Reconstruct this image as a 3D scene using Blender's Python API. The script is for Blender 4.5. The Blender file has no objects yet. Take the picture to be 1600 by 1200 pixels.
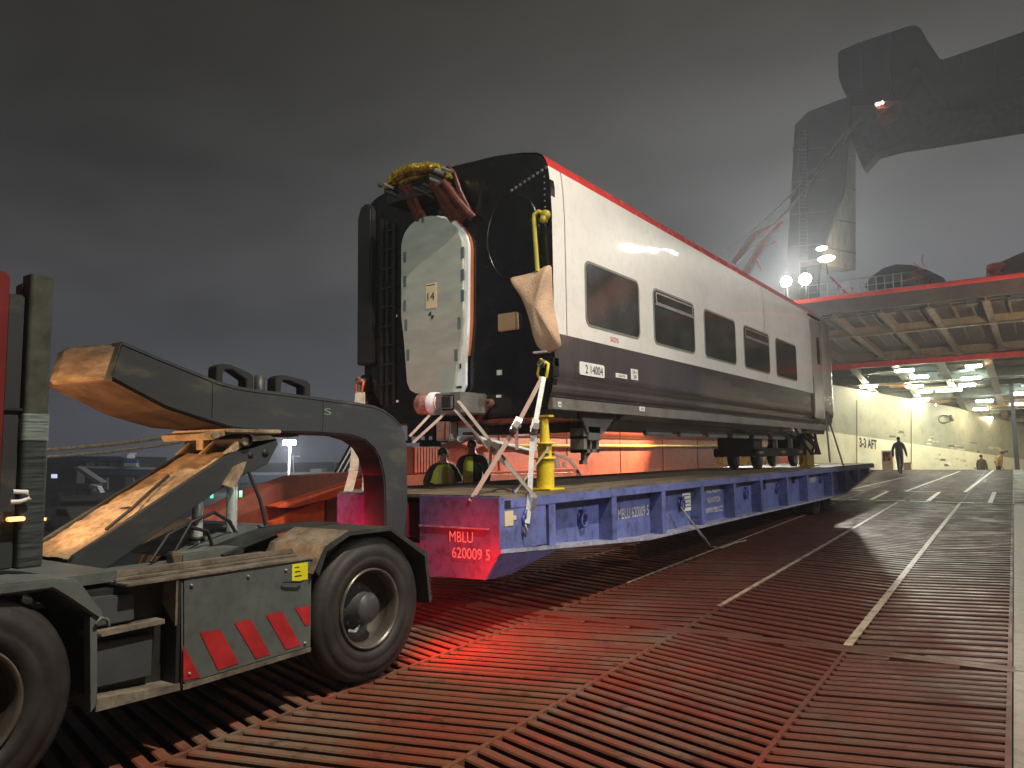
import bpy, bmesh, math, random
import numpy as np
from mathutils import Vector, Matrix
random.seed(7)
C = bpy.context.scene.collection
S = bpy.context.scene
# ------------------------------------------------------------------ camera
F = 1180.0; YAW = 35.1; PITCH = 5.4; ROLL = 0.8; H = 1.78
_y, _p, _r = (math.radians(a) for a in (YAW, PITCH, ROLL))
FW = np.array([-math.sin(_y)*math.cos(_p), math.cos(_y)*math.cos(_p), math.sin(_p)])
_rt0 = np.array([math.cos(_y), math.sin(_y), 0.]); _up0 = np.cross(_rt0, FW)
RT = _rt0*math.cos(_r) - _up0*math.sin(_r); UP = np.cross(RT, FW)
EYE = np.array([0, 0, H])
cam = bpy.data.cameras.new('camera'); co = bpy.data.objects.new('camera', cam); C.objects.link(co)
cam.sensor_width = 36; cam.lens = F/1600*36; cam.clip_start = .05; cam.clip_end = 2000
co.matrix_world = Matrix(((RT[0], UP[0], -FW[0], 0), (RT[1], UP[1], -FW[1], 0), (RT[2], UP[2], -FW[2], H), (0, 0, 0, 1)))
S.camera = co
# surveyed points: where the sight line through a photo point meets a real plane of the place
def ray(u, v): return FW + RT*(u-800)/F - UP*(v-600)/F
def onX(u, v, X): r = ray(u, v); return EYE + r*(X/r[0])
def onY(u, v, Y): r = ray(u, v); return EYE + r*(Y/r[1])
def onZ(u, v, Z): r = ray(u, v); return EYE + r*((Z-H)/r[2])
RS = .0148; _ry = math.radians(1.6)
RD = np.array([-math.sin(_ry), math.cos(_ry), 0]); RP = np.array([math.cos(_ry), math.sin(_ry), 0])
def onR(u, v):
    r = ray(u, v); n = np.array([0, 0, 1.]) - RS*RD; p = EYE + r*(-(EYE@n)/(r@n)); return p
def rp(al, pe, h=0.): p = RD*al + RP*pe; return (p[0], p[1], RS*al + h)
def rz(x, y): return RS*(RD[0]*x + RD[1]*y)
# ------------------------------------------------------------------ view, world
S.view_settings.view_transform = 'Standard'; S.view_settings.look = 'None'
S.view_settings.gamma = 1; S.view_settings.exposure = 0
S.render.engine = 'CYCLES'
S.cycles.use_denoising = True
S.cycles.max_bounces = 6; S.cycles.volume_bounces = 0
S.cycles.sample_clamp_indirect = 4
W = bpy.data.worlds.new('World'); S.world = W; W.use_nodes = True
nt = W.node_tree; nt.nodes.clear()
def N(t, **k):
    n = nt.nodes.new(t)
    for a, b in k.items(): setattr(n, a, b)
    return n
def L(a, b): nt.links.new(a, b)
tc = N('ShaderNodeTexCoord'); sx = N('ShaderNodeSeparateXYZ'); L(tc.outputs['Generated'], sx.inputs[0])
ramp = N('ShaderNodeValToRGB'); L(sx.outputs['Z'], ramp.inputs[0])
cr = ramp.color_ramp
cr.elements[0].position = 0.0; cr.elements[0].color = (.085, .088, .108, 1)
cr.elements[1].position = .62; cr.elements[1].color = (.021, .019, .016, 1)
for p, c in ((.10, (.080, .082, .095, 1)), (.22, (.077, .077, .081, 1)), (.36, (.051, .050, .049, 1)), (.5, (.029, .027, .024, 1))):
    e = cr.elements.new(p); e.color = c
# city glow towards the ship (+Y, slightly +X)
dt = N('ShaderNodeVectorMath', operation='DOT_PRODUCT'); L(tc.outputs['Generated'], dt.inputs[0]); dt.inputs[1].default_value = (.10, .97, .22)
mr = N('ShaderNodeMapRange'); L(dt.outputs['Value'], mr.inputs[0])
mr.inputs[1].default_value = .55; mr.inputs[2].default_value = 1.0; mr.inputs[3].default_value = .78; mr.inputs[4].default_value = 1.85
mp = N('ShaderNodeMapping'); L(tc.outputs['Generated'], mp.inputs[0]); mp.inputs['Scale'].default_value = (1.0, 1.2, 2.6); mp.inputs['Rotation'].default_value = (.25, .45, .3)
nz = N('ShaderNodeTexNoise'); L(mp.outputs[0], nz.inputs[0]); nz.inputs['Scale'].default_value = 2.1; nz.inputs['Detail'].default_value = 4; nz.inputs['Roughness'].default_value = .5
cm = N('ShaderNodeMapRange'); L(nz.outputs[0], cm.inputs[0]); cm.inputs[1].default_value = .34; cm.inputs[2].default_value = .58; cm.inputs[3].default_value = .66; cm.inputs[4].default_value = 1.10
m1 = N('ShaderNodeMath', operation='MULTIPLY'); L(mr.outputs[0], m1.inputs[0]); L(cm.outputs[0], m1.inputs[1])
vm = N('ShaderNodeVectorMath', operation='SCALE'); L(ramp.outputs[0], vm.inputs[0]); L(m1.outputs[0], vm.inputs['Scale'])
bg = N('ShaderNodeBackground'); L(vm.outputs[0], bg.inputs[0]); bg.inputs[1].default_value = 1.0
ow = N('ShaderNodeOutputWorld'); L(bg.outputs[0], ow.inputs[0])
# ------------------------------------------------------------------ lamps
def aim(o, t):
    d = Vector(t) - o.location; o.rotation_euler = d.to_track_quat('-Z', 'Y').to_euler()
def spot(name, loc, tgt, watts, col, ang, blend=.3, r=.15):
    l = bpy.data.lights.new(name, 'SPOT'); l.energy = watts; l.color = col; l.spot_size = math.radians(ang); l.spot_blend = blend; l.shadow_soft_size = r
    o = bpy.data.objects.new(name, l); C.objects.link(o); o.location = loc; aim(o, tgt); return o
# quay floodlight mast behind the photographer's right shoulder; ship's own floods; tractor lamps; a few added fills
spot('quay_floodlight', (5.8, 3.2, 18.5), (-4.8, 3.2, 0), 18500, (1, .86, .69), 54, .9, .25)
spot('quay_floodlight', (24, 8.0, 16), (-4.3, 11.5, 2.9), 21000, (1, .95, .88), 32, .55, .3)
spot('quay_floodlight', (-1.5, -16, 7.5), (-5.8, 7, 4.0), 7500, (.96, 1, .88), 11.5, .5, .2)
spot('quay_floodlight', (-3.0, -16, 7.6), (-8.6, 10.7, 1.7), 3000, (.98, 1, .9), 5.0, .5, .2)  # narrow spot added to light the two dock workers
spot('ship_floodlight_beam', (-8.1, 33.4, 9.35), (-2, 0, 16), 20000, (1, .96, .84), 110, 1., .3)
spot('gantry_lamp_beam', (-7.6, 51.5, 11.5), (-10.8, 54, 15), 3000, (1, .84, .58), 100, .8, .2)
spot('ship_floodlight_beam', (7, 33.4, 12.6), (-4.5, 13, 3.4), 1900, (1, .90, .74), 80, .5, .25)
spot('ship_floodlight_beam', (-8.1, 33.4, 9.3), (-9.5, 13, 1.5), 16000, (1, .90, .72), 34, .6, .2)
spot('ship_floodlight_beam', (-9.0, 33.3, 9.3), (-4, 20, 0), 1200, (1, .93, .80), 110, .5, .25)
spot('added_guard_light', (-7.0, 23.6, 4.7), (-9.5, 11.5, 1.5), 10000, (1, .88, .68), 70, .6, .1)  # unseen lamp added behind the coach to light the orange guard
spot('quay_floodlight', (-4.0, -16, 7.7), (-9.6, 7.6, 1.3), 8000, (1, .93, .8), 7.5, .6, .2)  # narrow spot added to light the orange wedge
spot('added_overhang_light', (5.5, 29, 1.3), (-4, 41, 7.2), 5200, (1, .74, .46), 95, .8, .3)  # unseen lamp added for the bounce onto the overhang underside
spot('cab_work_lamp', (-5.9, 1.86, 1.86), (-5.7, 4.2, 1.70), 170, (1, .53, .24), 100, .5, .04)
spot('tail_lamp_beam', (-4.42, 4.97, .82), (-4.50, 5.75, .80), 62, (1, .005, .005), 110, 1., .03)
spot('tail_lamp_beam', (-4.62, 4.96, .78), (-3.8, 5.6, .0), 150, (1, .010, .006), 125, 1., .03)
spot('tail_lamp_beam', (-6.45, 4.95, .95), (-6.25, 5.9, 1.0), 55, (1, .02, .06), 125, .6, .04)
# ------------------------------------------------------------------ materials
MATS = {}
def mat(name, col, rough=.6, metal=0., var=.18, scale=3., bump=.0, bscale=40., col2=None, spec=.5, coat=0., stretch=None, thr=(.35, .65), rvar=.12, grime=0.):
    if name in MATS: return MATS[name]
    m = bpy.data.materials.new(name); m.use_nodes = True; t = m.node_tree; n = t.nodes; b = n['Principled BSDF']
    tcn = n.new('ShaderNodeTexCoord'); src = tcn.outputs['Object']
    if stretch:
        mpn = n.new('ShaderNodeMapping'); mpn.inputs['Scale'].default_value = stretch; t.links.new(src, mpn.inputs[0]); src = mpn.outputs[0]
    a = n.new('ShaderNodeTexNoise'); a.inputs['Scale'].default_value = scale; a.inputs['Detail'].default_value = 6; a.inputs['Roughness'].default_value = .6
    t.links.new(src, a.inputs[0])
    r = n.new('ShaderNodeMapRange'); r.inputs[1].default_value = thr[0]; r.inputs[2].default_value = thr[1]; t.links.new(a.outputs[0], r.inputs[0])
    mx = n.new('ShaderNodeMix'); mx.data_type = 'RGBA'
    if col2 is None: c1 = [c*(1-var) for c in col]; c2 = [min(1, c*(1+var)) for c in col]
    else: c1 = col; c2 = col2
    mx.inputs[6].default_value = (*c1, 1); mx.inputs[7].default_value = (*c2, 1)
    t.links.new(r.outputs[0], mx.inputs[0]); out = mx.outputs[2]
    if grime:
        g = n.new('ShaderNodeTexNoise'); g.inputs['Scale'].default_value = scale*5.3; g.inputs['Detail'].default_value = 8; g.inputs['Roughness'].default_value = .7; t.links.new(src, g.inputs[0])
        gr = n.new('ShaderNodeMapRange'); gr.inputs[1].default_value = .48; gr.inputs[2].default_value = .68; gr.inputs[4].default_value = grime; t.links.new(g.outputs[0], gr.inputs[0])
        gx = n.new('ShaderNodeMix'); gx.data_type = 'RGBA'; gx.inputs[7].default_value = (.035, .026, .02, 1); t.links.new(gr.outputs[0], gx.inputs[0]); t.links.new(out, gx.inputs[6]); out = gx.outputs[2]
    t.links.new(out, b.inputs['Base Color'])
    rr = n.new('ShaderNodeMapRange'); rr.inputs[3].default_value = max(.03, rough-rvar); rr.inputs[4].default_value = min(1, rough+rvar); t.links.new(a.outputs[0], rr.inputs[0]); t.links.new(rr.outputs[0], b.inputs['Roughness'])
    b.inputs['Metallic'].default_value = metal; b.inputs['Specular IOR Level'].default_value = spec; b.inputs['Coat Weight'].default_value = coat; b.inputs['Coat Roughness'].default_value = .035
    if bump:
        q = n.new('ShaderNodeTexNoise'); q.inputs['Scale'].default_value = bscale; q.inputs['Detail'].default_value = 5; t.links.new(src, q.inputs[0])
        bp = n.new('ShaderNodeBump'); bp.inputs['Strength'].default_value = bump; bp.inputs['Distance'].default_value = .02; t.links.new(q.outputs[0], bp.inputs['Height']); t.links.new(bp.outputs[0], b.inputs['Normal'])
    MATS[name] = m; return m
def emit(name, col, st, base=(.8, .8, .8)):
    if name in MATS: return MATS[name]
    m = bpy.data.materials.new(name); m.use_nodes = True; b = m.node_tree.nodes['Principled BSDF']
    b.inputs['Base Color'].default_value = (*base, 1); b.inputs['Emission Color'].default_value = (*col, 1); b.inputs['Emission Strength'].default_value = st
    MATS[name] = m; return m
M = dict(
    white=mat('coach_white', (.72, .71, .67), .35, coat=.8, spec=.15, var=.05, scale=1.5, grime=.10, rvar=.06),
    coachdark=mat('coach_dark_paint', (.062, .053, .053), .20, coat=.6, var=.3, scale=1.2, stretch=(1, 1.2, .6), rvar=.08, grime=.3),
    sill=mat('coach_sill_grey', (.15, .145, .135), .45, var=.25, scale=3, grime=.4),
    red=mat('coach_red', (.55, .035, .03), .25, coat=.5, var=.08),
    roof=mat('coach_roof_black', (.025, .024, .026), .4, var=.3),
    endblack=mat('coach_end_black', (.005, .005, .006), .25, coat=.3, var=.4, scale=4, bump=.25, bscale=6),
    bellows=mat('bellows_rubber', (.006, .006, .007), .55, var=.3),
    glass=mat('tinted_glass', (.040, .043, .041), .10, var=.35, scale=2, spec=.7, rvar=.05, grime=.3),
    rubber=mat('window_rubber', (.17, .17, .15), .5, var=.1),
    alu=mat('bare_aluminium', (.56, .60, .53), .36, metal=.45, var=.10, scale=2.5, stretch=(1, 1, 3), bump=.05, bscale=9),
    alugrey=mat('tape_grey', (.10, .14, .16), .5),
    orange=mat('ship_orange', (.68, .105, .028), .45, var=.12, scale=.9, grime=.45, bump=.06, bscale=12),
    orangedark=mat('ship_orange_rusty', (.20, .045, .025), .6, var=.3, scale=1.5, grime=.4),
    shipred=mat('ship_red_rail', (.72, .05, .035), .4, var=.15, grime=.2),
    shipcream=mat('hold_cream', (.66, .61, .42), .5, var=.14, scale=.35, grime=.55, bump=.05),
    shipbuff=mat('overhang_buff', (.22, .175, .115), .6, var=.2, scale=.8, grime=.5),
    shipbrown=mat('overhang_brown', (.085, .062, .058), .6, var=.3, scale=.8, grime=.4),
    shipteal=mat('hold_girder_teal', (.13, .15, .125), .55, var=.3, scale=.7, grime=.5),
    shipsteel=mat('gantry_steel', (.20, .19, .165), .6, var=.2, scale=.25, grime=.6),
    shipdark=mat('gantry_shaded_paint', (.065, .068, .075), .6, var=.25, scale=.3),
    galv=mat('galvanised_rail', (.5, .52, .52), .4, metal=.3),
    blue=mat('trailer_blue', (.120, .150, .37), .42, var=.22, scale=1.6, grime=.65, bump=.05, bscale=18),
    bluewear=mat('trailer_worn_edge', (.30, .32, .42), .5, var=.35, scale=9, grime=.5),
    deck=mat('trailer_deck_timber', (.155, .125, .085), .75, var=.45, scale=1.5, stretch=(6, .5, 1), grime=.6, bump=.3, bscale=14),
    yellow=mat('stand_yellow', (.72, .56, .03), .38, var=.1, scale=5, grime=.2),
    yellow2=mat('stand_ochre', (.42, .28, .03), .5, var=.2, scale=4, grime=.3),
    tgrey=mat('tractor_grey', (.105, .128, .126), .42, var=.14, scale=2.2, grime=.35, bump=.06, bscale=25),
    tdark=mat('tractor_chassis', (.022, .024, .024), .55, var=.4, scale=4),
    tworn=mat('tractor_worn_plate', (.17, .15, .12), .5, var=.4, scale=6, grime=.6, bump=.25, bscale=8),
    lift=mat('lift_boom_plate', (.30, .235, .155), .40, var=.55, scale=2.6, grime=.6, bump=1., bscale=4.5, stretch=(1, 1.6, 1)),
    goose=mat('gooseneck_paint', (.036, .043, .050), .45, col2=(.090, .092, .070), thr=(.56, .74), scale=5, stretch=(1, .35, 1), grime=.3, bump=.08, bscale=20),
    gooseworn=mat('gooseneck_nose_steel', (.21, .16, .11), .5, var=.4, scale=4, grime=.35, bump=.5, bscale=5, stretch=(1, 1, 3)),
    cabred=mat('cab_red', (.15, .02, .02), .35),
    hazred=mat('hazard_red', (.42, .025, .03), .4, var=.2, scale=8),
    stick=mat('sticker_yellow', (.75, .72, .02), .4),
    black=mat('matt_black', (.012, .012, .012), .6),
    tyre=mat('tyre_rubber', (.021, .020, .019), .62, var=.3, scale=5, bump=.15, bscale=30),
    rim=mat('wheel_rim_steel', (.15, .14, .12), .35, metal=.6, var=.3, scale=6),
    hub=mat('wheel_hub', (.05, .055, .06), .45, var=.3),
    chrome=mat('chrome_rod', (.70, .76, .76), .25, metal=.6, var=.1),
    silver=mat('heat_shield', (.45, .47, .46), .35, metal=.7, var=.3, scale=20, bump=.4, bscale=30),
    strap=mat('webbing_strap', (.40, .37, .32), .8, var=.15, scale=20, bump=.3, bscale=120),
    strapw=mat('webbing_white', (.66, .70, .70), .8, var=.12, scale=20, bump=.3, bscale=120),
    hookblue=mat('hook_blue', (.03, .04, .42), .4),
    steel=mat('plain_steel', (.28, .28, .27), .4, metal=.6, var=.25),
    ropem=mat('mooring_rope', (.55, .48, .32), .85, var=.3, scale=14, bump=.8, bscale=50),
    wire=mat('wire_rope', (.30, .29, .27), .55),
    sack=mat('sackcloth', (.46, .31, .21), .9, var=.15, scale=6, bump=.5, bscale=45),
    card=mat('cardboard', (.40, .29, .17), .8),
    paper=mat('paper', (.62, .52, .33), .8, var=.08),
    plate=mat('number_plate_white', (.72, .73, .70), .5, var=.04),
    textb=mat('black_lettering', (.02, .02, .02), .6),
    textw=mat('white_lettering', (.74, .74, .72), .6, grime=.25),
    textr=mat('red_lettering', (.5, .04, .04), .5),
    gold=mat('gold_foil_wrap', (.62, .42, .05), .25, metal=.7, var=.5, scale=18, bump=1., bscale=28),
    hose=mat('brown_hose', (.085, .022, .014), .25, coat=.5, var=.4, scale=10),
    greendark=mat('yellow_pipe_paint', (.36, .31, .03), .4, var=.15),
    plastic=mat('bundle_wrap', (.40, .22, .19), .35, var=.45, scale=14, bump=.9, bscale=22, coat=.4),
    tapewhite=mat('white_tape', (.7, .72, .75), .4, var=.1),
    skin=mat('skin', (.30, .17, .12), .6), cloth=mat('dark_clothing', (.024, .026, .032), .85, var=.3, scale=6, bump=.3, bscale=20),
    clothb=mat('brown_clothing', (.40, .25, .08), .85, var=.3, scale=6), jeans=mat('navy_trousers', (.02, .022, .03), .85),
    hivis=mat('hi_vis_yellow', (.66, .82, .05), .6, var=.1), reflect=mat('reflective_tape', (.62, .65, .60), .4),
    hair=mat('dark_hair', (.015, .012, .01), .8),
    bldblue=mat('terminal_blue', (.035, .065, .16), .6, var=.15, scale=.2), bldgrey=mat('terminal_grey', (.30, .31, .30), .7, var=.15, scale=.2),
    bldlight=mat('roof_edge_light', (.62, .64, .62), .6, var=.15, scale=.3), blddark=mat('terminal_dark', (.05, .052, .055), .6),
    asphalt=mat('quay_asphalt', (.048, .050, .056), .7, var=.2, scale=.1), grassm=mat('grass_bank', (.05, .055, .03), .9, var=.3, scale=.3),
)
# ramp: red oxide bars, worn to buff steel in patches, damp -> patchy gloss
def ramp_mat(name, dark):
    m = bpy.data.materials.new(name); m.use_nodes = True; t = m.node_tree; n = t.nodes; b = n['Principled BSDF']
    tcn = n.new('ShaderNodeTexCoord'); src = tcn.outputs['Object']
    def noise(sc, det=6, ro=.6): a = n.new('ShaderNodeTexNoise'); a.inputs['Scale'].default_value = sc; a.inputs['Detail'].default_value = det; a.inputs['Roughness'].default_value = ro; t.links.new(src, a.inputs[0]); return a.outputs[0]
    def rng(s, a, b_, c, d): r = n.new('ShaderNodeMapRange'); t.links.new(s, r.inputs[0]); [setattr(r.inputs[i+1], 'default_value', v) for i, v in enumerate((a, b_, c, d))]; return r.outputs[0]
    def mix(f, a, b_):
        x = n.new('ShaderNodeMix'); x.data_type = 'RGBA'; t.links.new(f, x.inputs[0])
        for i, s in ((6, a), (7, b_)):
            if isinstance(s, tuple): x.inputs[i].default_value = (*s, 1)
            else: t.links.new(s, x.inputs[i])
        return x.outputs[2]
    k = .16 if dark else 1.  # dark copy holds slot shade and grime in its colour
    base = mix(rng(noise(1.1), .38, .62, 0, 1), tuple(c*k for c in (.195, .050, .030)), tuple(c*k for c in (.160, .078, .046)))
    base = mix(rng(noise(.55, 8, .72), .52, .70, 0, .9), base, tuple(c*k for c in (.185, .155, .115)))
    base = mix(rng(noise(3.6, 5, .6), .58, .70, 0, .8), base, tuple(c*k for c in (.30, .060, .040)))
    base = mix(rng(noise(5., 8, .75), .55, .66, 0, .75), base, (.035, .022, .018))
    # wet steel up the ramp and right, fading light painted into its colour
    sp = n.new('ShaderNodeSeparateXYZ'); t.links.new(src, sp.inputs[0])
    ad = n.new('ShaderNodeMath'); ad.operation = 'MULTIPLY_ADD'; t.links.new(sp.outputs['X'], ad.inputs[0]); ad.inputs[1].default_value = .9; t.links.new(sp.outputs['Y'], ad.inputs[2])
    a2 = n.new('ShaderNodeMath'); a2.operation = 'MULTIPLY_ADD'; t.links.new(noise(.5, 4), a2.inputs[0]); a2.inputs[1].default_value = 3.; t.links.new(ad.outputs[0], a2.inputs[2])
    wet_shade = rng(a2.outputs[0], 3.2, 7.0, 0, 1)
    base = mix(rng(wet_shade, 0, 1, 0, .80), base, (.040, .0125, .010))
    t.links.new(base, b.inputs['Base Color'])
    r1 = rng(noise(2.3, 4), .40, .60, .36, .62); rr = n.new('ShaderNodeMix'); t.links.new(wet_shade, rr.inputs[0]); rr.inputs[2].default_value = .52; t.links.new(r1, rr.inputs[3])
    t.links.new(rr.outputs[0], b.inputs['Roughness']); b.inputs['Specular IOR Level'].default_value = .22
    q = n.new('ShaderNodeBump'); q.inputs['Strength'].default_value = .10; q.inputs['Distance'].default_value = .012; t.links.new(noise(16, 6, .7), q.inputs['Height']); t.links.new(q.outputs[0], b.inputs['Normal'])
    return m
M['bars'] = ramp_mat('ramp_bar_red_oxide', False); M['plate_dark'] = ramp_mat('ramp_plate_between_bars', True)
M['margin'] = mat('ramp_margin_paint', (.21, .18, .15), .5, var=.2, scale=2, grime=.5, bump=.15, bscale=15)
M['line'] = mat('worn_lane_paint', (.36, .30, .22), .5, col2=(.12, .05, .035), scale=7, thr=(.52, .66), grime=.3)
M['line2'] = mat('lane_paint_brighter', (.36, .31, .23), .5, col2=(.13, .06, .04), scale=9, thr=(.50, .66), grime=.5, bump=.3, bscale=60)
# ------------------------------------------------------------------ mesh builder
class MB:
    def __init__(s): s.v = []; s.f = []; s.mi = []; s.cur = 0
    def add(s, vs, fs, smooth=False):
        o = len(s.v); s.v += [tuple(float(c) for c in p) for p in vs]
        for f in fs: s.f.append([i+o for i in f]); s.mi.append((s.cur, smooth))
        return s
    def box(s, x0, x1, y0, y1, z0, z1):
        vs = [(x, y, z) for z in (z0, z1) for y in (y0, y1) for x in (x0, x1)]
        return s.add(vs, [(0, 2, 3, 1), (4, 5, 7, 6), (0, 1, 5, 4), (2, 6, 7, 3), (0, 4, 6, 2), (1, 3, 7, 5)])
    def prism(s, poly, a, b, axis='x'):
        n = len(poly); f3 = {'x': lambda p, t: (t, p[0], p[1]), 'y': lambda p, t: (p[0], t, p[1]), 'z': lambda p, t: (p[0], p[1], t)}[axis]
        vs = [f3(p, a) for p in poly] + [f3(p, b) for p in poly]
        return s.add(vs, [list(range(n))[::-1], list(range(n, 2*n))] + [(i, (i+1) % n, n+(i+1) % n, n+i) for i in range(n)])
    def bar(s, p, q, w, h=None, up=(0, 0, 1)):
        h = h or w; p = Vector(p); q = Vector(q); d = (q-p).normalized(); u = Vector(up)
        if abs(d.dot(u)) > .98: u = Vector((1, 0, 0))
        r = d.cross(u).normalized(); u = r.cross(d)
        vs = [e + r*(a*w/2) + u*(b*h/2) for e in (p, q) for a, b in ((-1, -1), (1, -1), (1, 1), (-1, 1))]
        return s.add(vs, [(3, 2, 1, 0), (4, 5, 6, 7), (0, 1, 5, 4), (1, 2, 6, 5), (2, 3, 7, 6), (3, 0, 4, 7)])
    def tube(s, pts, r, n=10, cap=True):
        pts = [Vector(p) for p in pts]; rs = r if isinstance(r, (list, tuple)) else [r]*len(pts); vs = []
        u = None
        for i, p in enumerate(pts):
            d = (pts[min(i+1, len(pts)-1)] - pts[max(i-1, 0)]).normalized()
            if u is None: u = Vector((0, 0, 1)) if abs(d.z) < .9 else Vector((1, 0, 0))
            a = d.cross(u).normalized(); u = a.cross(d).normalized()
            vs += [p + (a*math.cos(2*math.pi*k/n) + u*math.sin(2*math.pi*k/n))*rs[i] for k in range(n)]
        m = len(pts); fs = [(i*n+k, i*n+(k+1) % n, (i+1)*n+(k+1) % n, (i+1)*n+k) for i in range(m-1) for k in range(n)]
        s.add(vs, fs, True)
        if cap: s.add(vs[:n], [list(range(n))]); s.add(vs[-n:], [list(range(n))[::-1]])
        return s
    def lathe(s, prof, c, axis='x', n=32):   # prof: (t along axis, radius)
        vs = []
        for t, r in prof:
            for k in range(n):
                a = 2*math.pi*k/n; p = {'x': (t, r*math.cos(a), r*math.sin(a)), 'y': (r*math.cos(a), t, r*math.sin(a)), 'z': (r*math.cos(a), r*math.sin(a), t)}[axis]
                vs.append((c[0]+p[0], c[1]+p[1], c[2]+p[2]))
        m = len(prof); return s.add(vs, [(i*n+k, i*n+(k+1) % n, (i+1)*n+(k+1) % n, (i+1)*n+k) for i in range(m-1) for k in range(n)], True)
    def strip(s, prof, y0, y1, n=1, smooth=True):   # prof (x,z) swept along y
        k = len(prof); vs = []
        for j in range(n+1):
            y = y0+(y1-y0)*j/n; vs += [(x, y, z) for x, z in prof]
        return s.add(vs, [(j*k+i, j*k+i+1, (j+1)*k+i+1, (j+1)*k+i) for j in range(n) for i in range(k-1)], smooth)
    def build(s, name, m, parent=None, bevel=0, loc=None, fixn=True):
        me = bpy.data.meshes.new(name); off = Vector((0, 0, 0))
        if parent is not None:
            q = parent
            while q is not None: off += q.location; q = q.parent
        elif loc is not None: off = Vector(loc)
        me.from_pydata([Vector(p)-off for p in s.v], [], s.f)
        for mm in (m if isinstance(m, (list, tuple)) else [m]):
            if mm: me.materials.append(mm)
        for p, (i, sm) in zip(me.polygons, s.mi): p.material_index = i; p.use_smooth = sm
        b = bmesh.new(); b.from_mesh(me)
        if fixn: bmesh.ops.recalc_face_normals(b, faces=b.faces)
        if bevel:
            bmesh.ops.remove_doubles(b, verts=b.verts, dist=1e-5)
            es = [e for e in b.edges if len(e.link_faces) == 2 and e.calc_face_angle(0) > .45]
            bmesh.ops.bevel(b, geom=es, offset=bevel, segments=2, affect='EDGES', clamp_overlap=True)
        b.to_mesh(me); b.free()
        o = bpy.data.objects.new(name, me); C.objects.link(o)
        if parent is not None: o.parent = parent
        elif loc is not None: o.location = loc
        return o
def tag(o, label=None, cat=None, group=None, kind=None):
    if label: o['label'] = label
    if cat: o['category'] = cat
    if group: o['group'] = group
    if kind: o['kind'] = kind
    return o
def thing(name, loc, label, cat, group=None):
    o = bpy.data.objects.new(name, None); C.objects.link(o); o.location = loc; o.empty_display_size = .2
    return tag(o, label, cat, group)
def text(name, s, m, parent, right, up, center, height, width=None, stretch=1., lift=.004, bold=0.):
    """lettering as a thin mesh; right/up = unit directions of the writing"""
    cu = bpy.data.curves.new('lettering', 'FONT'); cu.body = s; cu.align_x = 'CENTER'; cu.align_y = 'CENTER'; cu.extrude = .0; cu.size = 1; cu.offset = bold
    t = bpy.data.objects.new('lettering', cu); C.objects.link(t); bpy.context.view_layer.update()
    me = bpy.data.meshes.new_from_object(t.evaluated_get(bpy.context.evaluated_depsgraph_get())); bpy.data.objects.remove(t); bpy.data.curves.remove(cu)
    xs = [v.co.x for v in me.vertices]; ys = [v.co.y for v in me.vertices]
    cx, cy = (min(xs)+max(xs))/2, (min(ys)+max(ys))/2; sy = height/(max(ys)-min(ys)); sx_ = (width/(max(xs)-min(xs))) if width else sy*stretch
    r, u = Vector(right).normalized(), Vector(up).normalized(); n_ = r.cross(u); c = Vector(center)+n_*lift
    off = Vector((0, 0, 0)); q = parent
    while q is not None: off += q.location; q = q.parent
    for v in me.vertices: v.co = c + r*((v.co.x-cx)*sx_) + u*((v.co.y-cy)*sy) - off
    me.materials.clear(); me.materials.append(m); me.name = name
    o = bpy.data.objects.new(name, me); C.objects.link(o); o.parent = parent; return o
def rrect(cy, cz, w, h, r, n=5):
    out = []
    for sx_, sy_, a0 in ((1, 1, 0), (-1, 1, 90), (-1, -1, 180), (1, -1, 270)):
        for k in range(n+1):
            a = math.radians(a0+90*k/n); out.append((cy+sx_*(w/2-r)+r*math.cos(a), cz+sy_*(h/2-r)+r*math.sin(a)))
    return out
# ================================================================== RAMP
SEAMS = [-.14, -1.30, -2.76, -4.25, -5.75, -7.25, -8.75, -9.9]
AL0, HIN1, HIN2, CREST = -2.5, 7.0, 23.45, 46.7
rm = MB()
def rquad(m, al0, al1, pe0, pe1, h0, h1):   # box standing on the ramp, in ramp coordinates
    vs = [rp(a, p, h) for h in (h0, h1) for a, p in ((al0, pe0), (al0, pe1), (al1, pe1), (al1, pe0))]
    m.add(vs, [(3, 2, 1, 0), (4, 5, 6, 7), (0, 1, 5, 4), (1, 2, 6, 5), (2, 3, 7, 6), (3, 0, 4, 7)])
def obar(m, a, b, w, h0, h1):  # oblique bar between ramp coords a=(al,pe), b, rounded nose ends
    a = np.array(a); b = np.array(b); d = (b-a)/np.linalg.norm(b-a); q = np.array([-d[1], d[0]])*w/2
    def ring(c): return [a+q*.55*c-d*.0, a+q*c+d*.03, b+q*c-d*.03, b+q*.55*c, b-q*.55*c, b-q*c-d*.03, a-q*c+d*.03, a-q*.55*c]
    vs = [rp(p[0], p[1], h) for h, c in ((h0, 1.), (h1-.010, 1.), (h1, .80)) for p in ring(c)]; n = 8
    o = len(m.v); cur = m.cur
    m.add(vs, [list(range(2*n, 3*n))] + [(n+i, n+(i+1) % n, 2*n+(i+1) % n, 2*n+i) for i in range(n)])
    for i in range(n): m.f.append([o+i, o+(i+1) % n, o+n+(i+1) % n, o+n+i]); m.mi.append((1, False))  # sides take the dark plate colour, so the slots look shaded
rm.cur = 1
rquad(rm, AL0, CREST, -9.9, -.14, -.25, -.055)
rm.cur = 0
rnd = random.Random(3)
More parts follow.
